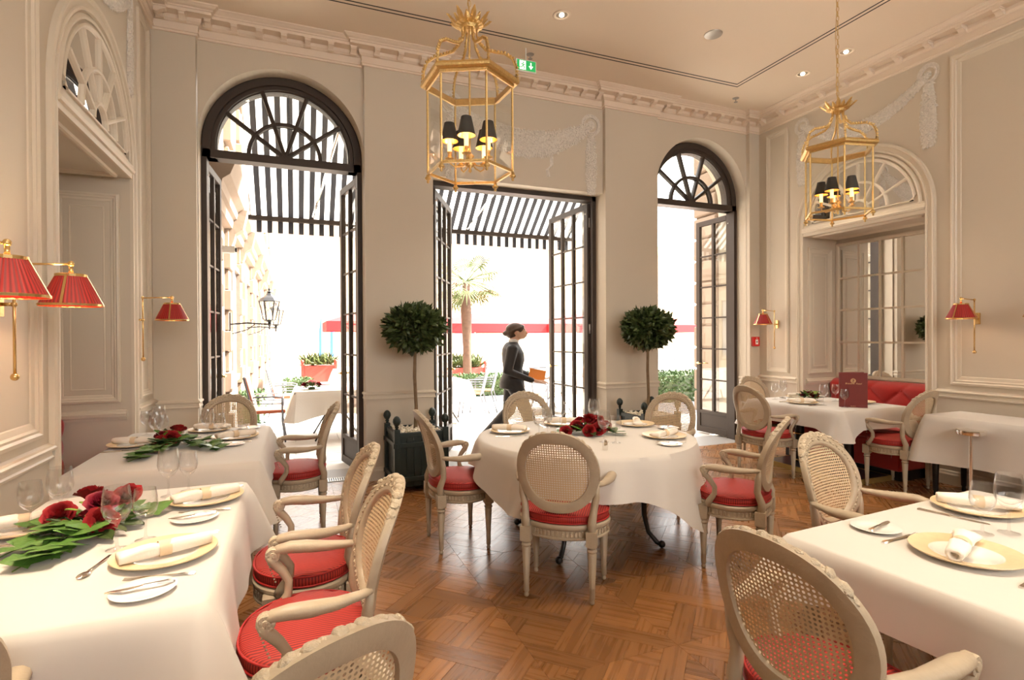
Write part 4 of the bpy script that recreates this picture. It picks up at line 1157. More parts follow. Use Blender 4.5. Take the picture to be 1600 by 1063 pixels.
# ------------------------------------------------------------------ planters with laurel balls
def laurel_planter():
    t = empty('potted_laurel', cat='plant')
    h = .24
    mb = MB()
    pl = None
    for side in range(4):
        for k in range(6):
            x0 = -h + .02 + k * (2 * h - .04) / 6; M = Matrix.Rotation(side * PI / 2, 4, 'Z') @ Matrix.Translation((x0 + .002, -h, .06))
            if pl is None: pl = MB().box(0, (2 * h - .04) / 6 - .005, 0, .016, 0, .52).build('slat', 'planter_green', t); o = pl
            else: o = pl.copy(); COL.objects.link(o); o.parent = t
            o.matrix_local = M
    MB().box(-h + .012, h - .012, -h + .012, h - .012, .05, .5).build('inner_box', 'slot_black', t)
    for sx in (-1, 1):
        for sy in (-1, 1):
            o = bevel(MB().box(sx * h - .028, sx * h + .028, sy * h - .028, sy * h + .028, 0, .615).build('post', 'planter_green', t), .004)
            MB().lathe([(.016, .615), (.012, .63), (.022, .638), (.014, .65), (.030, .668), (.040, .692), (.036, .718), (.02, .74), (0, .748)], 14, c=(sx * h, sy * h, 0)).build('finial', 'planter_green', o, smooth=True)
    for z in (.13, .46, .555):
        for a in range(4):
            M = Matrix.Rotation(a * PI / 2, 4, 'Z'); w_ = h + (.035 if z < .5 else .0)
            bevel(MB().box(-w_, w_, -h - (.022 if z < .5 else .012), -h + .004, z - .022, z + .022, M).build('rail', 'planter_green', t), .003)
    mb = MB(); rng = random.Random(6)
    for _ in range(330):
        r = rng.uniform(.010, .018); mb.ball((rng.uniform(-.20, .20), rng.uniform(-.20, .20), .555 + rng.uniform(0, .03)), r, 5, (1, 1, .8))
    MB().box(-.22, .22, -.22, .22, .5, .555).build('soil', 'pebbles', t)
    o = mb.build('pebbles', 'pebbles', t, smooth=True); o['kind'] = 'stuff'
    MB().tube([(0, 0, .54), (.01, .004, .8), (-.006, 0, 1.1), (.0, .0, 1.36), (0, 0, 1.5)], [.021, .018, .017, .016, .014], 10).build('trunk', 'bark', t, smooth=True)
    br = MB()
    for k in range(16):
        a = rng.uniform(0, 6.28); e = rng.uniform(-.3, 1.4); d = Vector((math.cos(a) * math.cos(e), math.sin(a) * math.cos(e), math.sin(e)))
        br.tube([Vector((0, 0, 1.42)), Vector((0, 0, 1.50)) + d * .16, Vector((0, 0, 1.54)) + d * .28], [.008, .005, .003], 5)
    br.build('branches', 'bark', t)
    mb = MB()
    def f(r):
        a = r.uniform(0, 2 * PI); cz = r.uniform(-1, 1); q = (r.random() ** .28); s_ = math.sqrt(1 - cz * cz)
        n = (math.cos(a) * s_, math.sin(a) * s_, cz)
        return (n[0] * .275 * q, n[1] * .275 * q, 1.605 + n[2] * .205 * q - .02 * (n[2] < -.6)), (n[0], n[1], n[2] + .1)
    leaf_cloud(mb, rng, 1700, f, .065, .115, .52)
    o = mb.build('foliage', 'leaf_dark', t); o['kind'] = 'stuff'
    return t
lp = laurel_planter(); lp.location = (1.13, 5.50, 0); lp.rotation_euler = (0, 0, R(2)); lp['label'] = 'ball-clipped laurel in a dark green box, left of the middle doorway'; lp['group'] = 'laurel trees beside the middle doorway'
o = copy_tree(lp); o.location = (3.93, 5.46, 0); o.scale = (1, 1, 1.0); o['label'] = 'ball-clipped laurel in a dark green box, right of the middle doorway'
# ------------------------------------------------------------------ tableware
def mk_charger():
    prof = [(0, .004), (.085, .004), (.092, .009), (.100, .011), (.152, .020), (.157, .022), (.158, .020), (.150, .014), (.10, .004), (.09, 0), (0, 0)]
    n = 56; mb = MB(); mb.lathe(prof[::-1], n)
    nf = len(mb.f); fm = [0] * nf
    k = 0
    for i in range(len(prof) - 1):          # reversed profile: rings of n faces
        a, b_ = prof[::-1][i], prof[::-1][i + 1]
        if min(a[0], b_[0]) >= .099 and min(a[1], b_[1]) >= .0105:
            for q in range(n): fm[i * n + q] = 1
    o = mb.build('charger_plate', None, None, smooth=True, angle=45, mats=['porcelain', 'charger_rim'], fm=fm); return o
def mk_bread():
    return MB().lathe([(0, 0), (.05, 0), (.082, .010), (.084, .012), (.082, .013), (.052, .004), (0, .004)], 40).build('bread_plate', 'porcelain', smooth=True, angle=50)
def mk_napkin():
    mb = MB(); rings = []; n = 18
    for i in range(13):
        s = i / 12; y = -.13 + .27 * s; r = .021 + .006 * math.sin(s * 3.1) + (.010 * max(0, s - .8) * 5) * .7
        if i in (6, 7): r = .021
        ring = []
        for k in range(n):
            a = 2 * PI * k / n; rr_ = r * (1 + .10 * math.sin(3 * a + s * 2) + .05 * math.sin(7 * a - s * 5)); z = .0 + rr_ * math.sin(a)
            fl = 1 + max(0, s - .75) * 1.6
            ring.append(Vector((rr_ * math.cos(a) * 1.1 * fl, y, max(-.018, z * (1 - max(0, s - .75) * 1.6)))))
        rings.append(ring)
    inner = [[Vector((p.x * .55, p.y + .0, p.z * .55)) for p in rings[0]], [Vector((p.x * .45, p.y + .03, p.z * .45)) for p in rings[0]]]
    mb.loft([inner[1], inner[0]] + rings, True, True, True)
    o = mb.build('napkin', 'napkin_linen', smooth=True)
    b_ = MB().lathe([(.0245, -.018), (.0255, -.018), (.0255, .018), (.0245, .018)], 22, M=Matrix.Translation((0, .01, 0)) @ Matrix.Rotation(PI / 2, 4, 'X') @ Matrix.Scale(1.1, 4, (1, 0, 0)), caps=False).build('napkin_band', 'napkin_band', o, smooth=True, angle=40)
    return o
def mk_glass(h, rb, name):
    s = h / .21
    outer = [(.034, .0), (.034, .002), (.020, .005), (.006, .010), (.0042, .03), (.004, .078 * s), (.008, .088 * s), (.022 * rb, .096 * s), (.036 * rb, .118 * s), (.041 * rb, .142 * s), (.0385 * rb, .175 * s), (.034 * rb, .21 * s)]
    inner = [(r - .0016, z + .0015) for r, z in outer[:7:-1]] + [(.014 * rb, .104 * s), (.0, .102 * s)]
    inner[0] = (outer[-1][0] - .0016, outer[-1][1])
    return MB().lathe(outer + inner, 32, caps=False).build(name, 'wine_glass', smooth=True, angle=60)
def bar_loft(pts):      # pts: y, half width, z0, z1
    mb = MB(); mb.loft([[Vector((-w, y, a)), Vector((w, y, a)), Vector((w * .7, y, b_)), Vector((-w * .7, y, b_))] for y, w, a, b_ in pts], True, True, True); return mb
def mk_knife(name='dinner_knife', s=1.0):
    return bar_loft([(y * s, w, a, b_) for y, w, a, b_ in ((-.12, .006, 0, .004), (-.115, .009, 0, .006), (-.06, .006, 0, .006), (-.02, .005, 0, .006), (-.012, .007, 0, .006), (0, .008, .001, .003), (.06, .010, .001, .0022), (.10, .009, .001, .002), (.118, .003, .001, .0018))]).build(name, 'silver', smooth=True, angle=40)
def mk_fork():
    mb = bar_loft([(-.10, .006, 0, .003), (-.095, .009, 0, .005), (-.04, .005, .001, .005), (.02, .004, .003, .007), (.04, .010, .003, .006), (.055, .012, .002, .005)])
    for k in (-1.5, -.5, .5, 1.5): mb.tube([(k * .0065, .053, .0035), (k * .0065, .075, .002), (k * .006, .097, .006)], [.0022, .0018, .001], 5)
    return mb.build('dinner_fork', 'silver', smooth=True, angle=40)
def mk_spoon():
    mb = bar_loft([(-.10, .005, 0, .003), (-.095, .008, 0, .004), (-.03, .004, .002, .006), (.03, .003, .005, .008), (.045, .008, .003, .006)])
    mb.ball((0, .068, .005), 1, 8, (.017, .028, .004)); return mb.build('dessert_spoon', 'silver', smooth=True, angle=40)
PR = dict(charger_plate=mk_charger(), bread_plate=mk_bread(), napkin=mk_napkin(), wine_glass=mk_glass(.222, 1.12, 'wine_glass'), water_glass=mk_glass(.19, 1.0, 'water_glass'), dinner_knife=mk_knife(), dinner_fork=mk_fork(), butter_knife=mk_knife('butter_knife', .72), dessert_spoon=mk_spoon())
CATS = dict(charger_plate='plate', bread_plate='plate', napkin='napkin', wine_glass='glass', water_glass='glass', dinner_knife='knife', dinner_fork='fork', butter_knife='knife', dessert_spoon='spoon')
DESC = dict(charger_plate='large peach-rimmed charger plate', bread_plate='small white bread plate', napkin='rolled white napkin in a beige band', wine_glass='taller wine glass', water_glass='shorter wine glass', dinner_knife='silver dinner knife', dinner_fork='silver dinner fork', butter_knife='small butter knife on the bread plate', dessert_spoon='silver dessert spoon')
TC = .762
def item(kind, x, y, z, rz, where, tilt=None, group=None):
    lab = DESC[kind] + ' ' + where
    o = place(PR[kind], USED, (x, y, z), rz, lab, group or (kind.replace('_', ' ') + 's on the dining tables'), CATS[kind])
    if tilt: o.rotation_euler = (tilt[0], tilt[1], rz)
    return o
def setting(cx, cy, face, where, parts='cnbkfBgw', nap=18, gl=((.17, .13), (.10, .20))):
    """face: direction the diner looks; offsets are (forward, right)"""
    a = R(face); F_ = Vector((math.cos(a), math.sin(a))); Rt = Vector((math.sin(a), -math.cos(a)))
    def at_(f, r): p = Vector((cx, cy)) + F_ * f + Rt * r; return p.x, p.y
    rz = a - PI / 2
    if 'c' in parts: item('charger_plate', *at_(0, 0), TC, rz, 'at ' + where)
    if 'n' in parts: item('napkin', *at_(-.01, -.01), TC + (.034 if 'c' in parts else .026), rz + R(nap), 'at ' + where)
    if 'k' in parts: item('dinner_knife', *at_(-.02, .185), TC, rz + R(4), 'at ' + where)
    if 'f' in parts: item('dinner_fork', *at_(-.02, -.185), TC, rz - R(5), 'at ' + where)
    if 'b' in parts: item('bread_plate', *at_(.0, -.285), TC, rz, 'at ' + where)
    if 'B' in parts: item('butter_knife', *at_(.01, -.275), TC + .0135, rz + R(8), 'at ' + where)
    if 'g' in parts: item('wine_glass', *at_(*gl[0]), TC, rz, 'at ' + where)
    if 'w' in parts: item('water_glass', *at_(*gl[1]), TC, rz, 'at ' + where)
setting(-.415, 2.150, 180, 'the nearest place on the front left table', nap=22)
setting(-.385, 2.825, 180, 'the far place on the front left table', nap=22)
setting(-.985, 2.66, 0, 'the wall side of the front left table', 'cnkgw', nap=15, gl=((.10, -.05), (.03, .02)))
item('dessert_spoon', -.605, 2.13, TC, R(170), 'beside the nearest charger of the front left table')
setting(-.415, 4.50, 180, 'the right side of the far left table', nap=24, gl=((.19, .05), (.11, .02)))
setting(-1.04, 4.46, 0, 'the niche side of the far left table', 'cnkfgw', nap=-20, gl=((.12, -.05), (.14, -.14)))
setting(-.64, 4.93, -90, 'the far end of the far left table', 'cnbkBgw', nap=70, gl=((.02, .34), (.04, .42)))
setting(1.545, 3.93, -12, 'the left of the round table', 'cnkfgw', nap=-25, gl=((.16, .32), (.27, .12)))
setting(2.08, 4.09, -95, 'the far side of the round table', 'cnkfgw', nap=70, gl=((.20, .10), (.12, .18)))
setting(2.62, 3.82, -150, 'the far right of the round table', 'cnbBgw', nap=30, gl=((.22, .26), (.14, .32)))
setting(2.50, 3.28, 150, 'the near right of the round table', 'cnbkfBgw', nap=50, gl=((.44, -.24), (.36, -.26)))
setting(5.12, 4.33, 0, 'the left side of the menu table', 'cnkfgw', nap=-30, gl=((.05, .22), (.10, .42)))
setting(5.55, 4.72, -90, 'the far side of the menu table', 'cnkbgw', nap=60, gl=((.02, .30), (.02, .42)))
setting(5.72, 4.12, 180, 'the banquette side of the menu table', 'cnkw', nap=30)
setting(2.075, 1.125, 6, 'the left end of the front right table', 'cnbBkf', nap=16)
setting(2.66, 1.40, -80, 'the far side of the front right table', 'cnkfgw', nap=30, gl=((.17, .235), (.12, .325)))
o = MB(); o.lathe([(0, 0), (.018, 0), (.020, .02), (.018, .045), (.014, .05)], 10); o.lathe([(.015, .05), (.013, .062), (0, .068)], 10)
o = o.build('salt_shaker', 'chrome', smooth=True, angle=30); o.location = (1.87, 3.065, TC); tag(o, 'small faceted salt shaker near the front of the round table', 'shaker')

# ------------------------------------------------------------------ flowers
def petal(mb, c, r, h, ang, open_, w, rng):
    n, m_ = 5, 4; rows = []
    for j in range(m_):
        v = j / (m_ - 1); row = []
        for i in range(n):
            u = (i / (n - 1) - .5) * 2
            a = ang + u * w * (1 - .25 * v * v * (abs(u) ** 2))
            rr_ = r * (.35 + .65 * v) + open_ * v * v * (.6 + .4 * (1 - abs(u))) ; z = h * v - open_ * .55 * max(0, v - .6) * 2.2 + .004 * math.sin(u * 4 + ang)
            row.append(Vector((c[0] + rr_ * math.cos(a), c[1] + rr_ * math.sin(a), c[2] + z - .006 * u * u * v)))
        rows.append(row)
    mb.loft(rows, False)
def mk_rose(name, mname, r=.042, seed=1):
    rng = random.Random(seed); mb = MB()
    mb.ball((0, 0, .016), .012, 7, (1, 1, 1.4))
    for lay, (q, rr_, h, op, w) in enumerate(((3, .006, .043, .0, 1.6), (3, .010, .043, .0, 1.45), (3, .014, .043, .001, 1.3), (4, .018, .042, .002, 1.15), (4, .023, .041, .003, 1.05), (5, .028, .039, .005, .95), (5, .033, .036, .009, .9), (6, .038, .030, .015, .8))):
        for k in range(q): petal(mb, (0, 0, .002), rr_ * r / .042, h * r / .042, 2 * PI * k / q + lay * .9 + rng.uniform(-.1, .1), op, w, rng)
    return mb.build(name, mname, smooth=True)
rose_p = [mk_rose('rose', 'rose_red', .042, 1), mk_rose('carnation', 'rose_crimson', .036, 3)]
peony_p = mk_rose('peony', 'peony_pink', .05, 5)
def ivy_mesh():
    pts = [(0, 0), (.022, -.012), (.030, .006), (.046, .018), (.030, .030), (.022, .044), (0, .066), (-.022, .044), (-.030, .030), (-.046, .018), (-.030, .006), (-.022, -.012)]
    mb = MB(); mb.add([(0, .02, .004)] + [(x, y, -.004 * abs(x) / .04 - .10 * y * y * 10 * .1) for x, y in pts], [(0, 1 + i, 1 + (i + 1) % 12) for i in range(12)]); return mb
def oval_leaf():
    mb = MB(); n = 7; rows = []
    for j in range(n):
        v = j / (n - 1); w = .019 * math.sin(PI * min(.97, v * .97 + .02)) ** .8; rows.append([Vector((-w, .07 * v, .002 - .012 * v * v)), Vector((0, .07 * v, -.004 - .012 * v * v)), Vector((w, .07 * v, .002 - .012 * v * v))])
    mb.loft(rows, False); return mb
leafm = {}
def arrangement(loc, label, blooms, ivy, seed, greens=26, rad=.13, cat='flowers', lime=4, scale=1.3):
    t = empty('flower_arrangement', loc, 0, label, cat, 'flower arrangements on the tables'); rng = random.Random(seed)
    mb = MB()
    mb.lathe([(0, 0), (.045, 0), (.055, .02), (.03, .035), (0, .035)], 14); mb.build('flower_foam', 'leaf_dark', t)
    for kind, x, y, z, tx, tz, s in blooms:
        p = (rose_p + [peony_p])[kind]
        if p.parent is None and not p.get('used'): o = p; p['used'] = 1; del p['used']; p.parent = t; o = p
        else: o = p.copy(); COL.objects.link(o); o.parent = t
        o.location = (x, y, z); az = math.atan2(-loc[1], -loc[0]) if tx > 30 else math.atan2(y, x); az += rng.uniform(-.4, .4)
        o.rotation_euler = (Matrix.Rotation(az, 3, 'Z') @ Matrix.Rotation(R(tx), 3, 'Y') @ Matrix.Rotation(rng.uniform(0, 6), 3, 'Z')).to_euler(); o.scale = (s, s, s)
    def put_leaf(kind, mname, x, y, z, rx, rz, s):
        key = (kind, mname)
        if key not in leafm: o = (ivy_mesh() if kind == 'ivy_leaf' else oval_leaf()).build(kind, mname, t, smooth=False); leafm[key] = o
        else: o = leafm[key].copy(); COL.objects.link(o); o.parent = t
        o.location = (x, y, z); o.rotation_euler = (rx, rng.uniform(-.3, .3), rz); o.scale = (s, s, s)
    for k in range(greens):
        a = 2 * PI * k / greens + rng.uniform(-.2, .2); r = rng.uniform(.03, rad * .75)
        put_leaf('green_leaf', 'leaf_dark' if k % 3 else 'leaf_ivy', r * math.cos(a), r * math.sin(a), .02 + rng.uniform(0, .05) * (1 - r / rad), rng.uniform(.2, 1.2) if r < .08 else rng.uniform(-.05, .5), a - PI / 2, rng.uniform(.9, 1.35))
    for k in range(lime): a = rng.uniform(0, 6.28); put_leaf('green_leaf', 'leaf_lime', .05 * math.cos(a), .05 * math.sin(a), .075, rng.uniform(.3, 1), a, .8)
    for (x0, y0), (x1, y1), n in ivy:
        pts = []
        for k in range(n + 1):
            s = k / n; pts.append((x0 + (x1 - x0) * s + rng.uniform(-.012, .012), y0 + (y1 - y0) * s + rng.uniform(-.012, .012), .035 * (1 - s) ** 2 + .006 + .006 * (k % 2)))
        MB().tube(pts, .0022, 5).build('ivy_stem', 'stem_green', t)
        d = math.atan2(y1 - y0, x1 - x0) - PI / 2
        for k in range(n): 
            for q in (-1, 1): put_leaf('ivy_leaf', 'leaf_ivy', pts[k][0], pts[k][1], pts[k][2] + .012, rng.uniform(-.02, .3), d + q * rng.uniform(.3, 1.1), rng.uniform(.8, 1.25) * scale)
    return t
arrangement((-.74, 2.53, TC), 'red roses and crimson carnation with long ivy on the front left table', [(0, -.105, .06, .05, 40, 200, 1.15), (0, .055, -.06, .045, 55, 20, 1.15), (0, -.03, .13, .095, 25, 90, 1.1), (1, .03, .04, .085, 32, 0, 1.3), (0, .10, .12, .085, 35, 300, 1.1), (1, -.01, .02, .05, 20, 30, .8), (0, .02, .21, .04, 30, 120, .9)], [((-.02, -.05), (-.09, -.36), 6), ((-.06, -.02), (-.19, -.22), 4), ((.02, -.06), (-.02, -.30), 5), ((.08, .05), (.20, .20), 3), ((-.08, .05), (-.20, .18), 3), ((.05, .1), (.08, .33), 3)], 1, 34, .17)
arrangement((-.80, 4.36, TC), 'red roses with ivy trailing to both sides on the far left table', [(0, .00, -.02, .05, 50, 20, 1.1), (1, -.06, .03, .055, 20, 200, 1.1), (0, .03, .06, .085, 25, 60, 1.1), (0, -.05, -.04, .035, 50, 300, .9)], [((.05, -.04), (.33, -.30), 7), ((.05, 0), (.28, -.05), 5), ((-.05, -.06), (-.12, -.50), 8), ((-.03, -.05), (-.02, -.3), 4)], 2, 26, .14)
arrangement((2.07, 3.62, TC), 'dome of red roses in the middle of the round table', [(0, .03, -.10, .045, 60, 10, 1.15), (0, -.05, -.09, .035, 60, 330, 1.0), (0, -.10, .02, .055, 40, 250, 1.0), (0, 0, 0, .10, 10, 0, 1.15), (0, .09, .03, .075, 35, 60, 1.1), (1, .04, .07, .085, 20, 90, 1.0), (0, -.04, .07, .08, 25, 120, 1.0), (0, -.20, .0, .02, 40, 230, 1.0), (0, .12, -.04, .05, 50, 40, .9), (0, -.02, -.02, .085, 20, 300, 1.0)], [((.08, -.04), (.22, -.16), 3), ((-.1, 0), (-.26, .06), 3)], 3, 40, .17)
arrangement((5.45, 4.50, TC), 'small dark red and lime posy on the menu table', [(1, 0, 0, .06, 20, 0, 1.1), (1, -.06, .03, .05, 20, 0, 1), (0, .05, -.03, .045, 40, 0, .8), (1, .03, .06, .05, 20, 0, .9)], [], 4, 22, .11, lime=12)
arrangement((.22, 8.55, .745), 'pink peony posy on the white terrace table', [(2, 0, 0, .06, 10, 0, 1.5), (1, -.09, .02, .05, 20, 0, 1.4), (1, .09, .0, .05, 20, 0, 1.4), (1, 0, .09, .05, 20, 0, 1.4)], [], 5, 26, .14)
if not leafm: pass

# menu card standing on the table
mn = empty('menu_folder', (5.31, 3.885, TC), R(-48), 'dark red leather menu standing open on the table before the right niche', 'menu')
for s, a in ((1, 0), (-1, 22)):
    M = Matrix.Rotation(R(a), 4, 'Z')
    if s == 1: bevel(MB().box(-.125, .125, -.004, .004, 0, .355).build('front_cover', 'menu_leather', mn), .002)
    else: bevel(MB().box(0, .25, 0, .006, 0, .355, Matrix.Translation((-.125, .006, 0)) @ M).build('back_cover', 'menu_leather', mn), .002)
mb = MB(); fE = lambda u, v, d: (u, -.0042 - d, v)
mold(mb, arc(0, .272, .020, 0, 360, 24)[:-1], True, [(-.003, 0), (-.003, .001), (.003, .001), (.003, 0)], fE)
for k in range(3): mold(mb, arc(-.003 + .004 * k, .272 + .002 * (k % 2), .009, 60 + 100 * k, 260 + 100 * k, 10), False, [(-.0016, 0), (-.0016, .001), (.0016, .001), (.0016, 0)], fE)
mb.build('emblem', 'gold_print', mn)
def text_mesh(body, size, name, mname, parent, M, ext=.0006, shear=0):
    c = bpy.data.curves.new(name, 'FONT'); c.body = body; c.size = size; c.align_x = 'CENTER'; c.align_y = 'CENTER'; c.extrude = ext; c.shear = shear
    tmp = bpy.data.objects.new('tmp', c); me = bpy.data.meshes.new_from_object(tmp); bpy.data.objects.remove(tmp)
    me.materials.clear(); me.materials.append(MATS[mname]); o = bpy.data.objects.new(name, me); COL.objects.link(o); o.parent = parent; o.matrix_local = M; return o
text_mesh('Brasserie  Royal', .022, 'lettering', 'gold_print', mn, Matrix.Translation((0, -.0048, .243)) @ Matrix.Rotation(PI / 2, 4, 'X'), shear=.4)
text_mesh('Speisekarte', .010, 'lettering', 'gold_print', mn, Matrix.Translation((0, -.0048, .012)) @ Matrix.Rotation(PI / 2, 4, 'X'))
# polished stand for a wine cooler
st = empty('wine_cooler_stand', (5.35, 2.86, 0), label='polished round-topped metal stand before the white side table', cat='stand')
MB().lathe([(0, .645), (.09, .645), (.105, .650), (.108, .660), (.108, .685), (.100, .690), (.092, .684), (0, .682)], 36).build('tray', 'chrome', st, smooth=True, angle=40)
MB().lathe([(.014, .03), (.014, .645)], 16).build('pole', 'chrome', st, smooth=True, angle=40)
MB().lathe([(0, 0), (.12, 0), (.125, .008), (.12, .016), (.03, .024), (.016, .034), (0, .034)], 36).build('foot', 'chrome', st, smooth=True, angle=40)
# ------------------------------------------------------------------ sconces
def mk_sconce():
    """origin at the wall under the rod; +x points into the room"""
    t = empty('wall_sconce', cat='lamp', group='red-shaded brass wall sconces')
    bevel(MB().box(0, .018, -.022, .022, 1.60, 1.71).build('backplate', 'brass', t), .004)
    mb = MB(); mb.tube([(.018, 0, 1.655), (.06, 0, 1.655)], .008, 8); mb.tube([(.06, 0, 1.34), (.06, 0, 1.83)], .0062, 10)
    mb.ball((.06, 0, 1.335), .017, 10); mb.ball((.06, 0, 1.835), .012, 8); mb.ball((.06, 0, 1.655), .013, 8); mb.build('rod', 'brass', t, smooth=True)
    mb = MB(); mb.tube([(.06, 0, 1.833), (.262, 0, 1.843)], .0052, 8); mb.ball((.265, 0, 1.843), .014, 8); mb.tube([(.265, 0, 1.838), (.265, 0, 1.79)], [.008, .010], 8); mb.build('swing_arm', 'brass', t, smooth=True)
    sh = empty('lamp_shade'); sh.parent = t; sh.location = (.265, 0, 0)
    n = 72; r0, r1, z0, z1 = .056, .118, 1.787, 1.655; rings = []
    for k in range(5):
        s = k / 4; rings.append([Vector(((r0 + (r1 - r0) * s + (.0016 if i % 2 else 0)) * math.cos(2 * PI * i / n), (r0 + (r1 - r0) * s + (.0016 if i % 2 else 0)) * math.sin(2 * PI * i / n), z0 + (z1 - z0) * s)) for i in range(n)])
    mb = MB(); mb.loft(rings, True); mb.build('pleated_fabric', 'red_shade', sh)
    mb = MB(); mb.lathe([(.054, 1.785), (.059, 1.783), (.060, 1.795), (.055, 1.797)], 32, caps=False); mb.lathe([(.117, 1.650), (.121, 1.649), (.122, 1.659), (.118, 1.661)], 32, caps=False)
    for a in (0, 90, 180, 270):
        c, s = math.cos(R(a)), math.sin(R(a)); q = Vector((-s, c, 0)) * .005
        p0, p1 = Vector((.0595 * c, .0595 * s, 1.787)), Vector((.1215 * c, .1215 * s, 1.655)); e = Vector((c, s, 0)) * .002
        mb.loft([[p0 - q, p0 + q, p0 + q + e, p0 - q + e], [p1 - q, p1 + q, p1 + q + e, p1 - q + e]], True, True, True)
    mb.build('brass_trim', 'brass', sh)
    MB().ball((0, 0, 1.71), .02, 10).build('bulb', 'bulb', sh, smooth=True)
    return t
sc = mk_sconce()
for k, (x, y, a, lab) in enumerate(((XL, 2.45, 0, 'nearest brass wall sconce, its pleated red shade cut by the left edge'), (XL, 3.04, 0, 'brass wall sconce whose red shade hangs behind the nearest one at left'), (XL, 5.22, 0, 'small brass wall sconce beside the left arched doorway'),
        (XR, 5.54, 180, 'brass wall sconce above the red fire alarm at right'), (XR, 3.20, 180, 'brass wall sconce above the side table at right'), (XR, 2.60, 180, 'brass wall sconce just beyond the right edge'))):
    o = place(sc, USED, (x, y, 0), R(a), lab)
    q = 1 if a == 0 else -1
    lamp('sconce_light', 'POINT', (x + q * .265, y, 1.74), (.5, .5, 2.6)[k < 2 and 2], (1, .72, .42), .03)
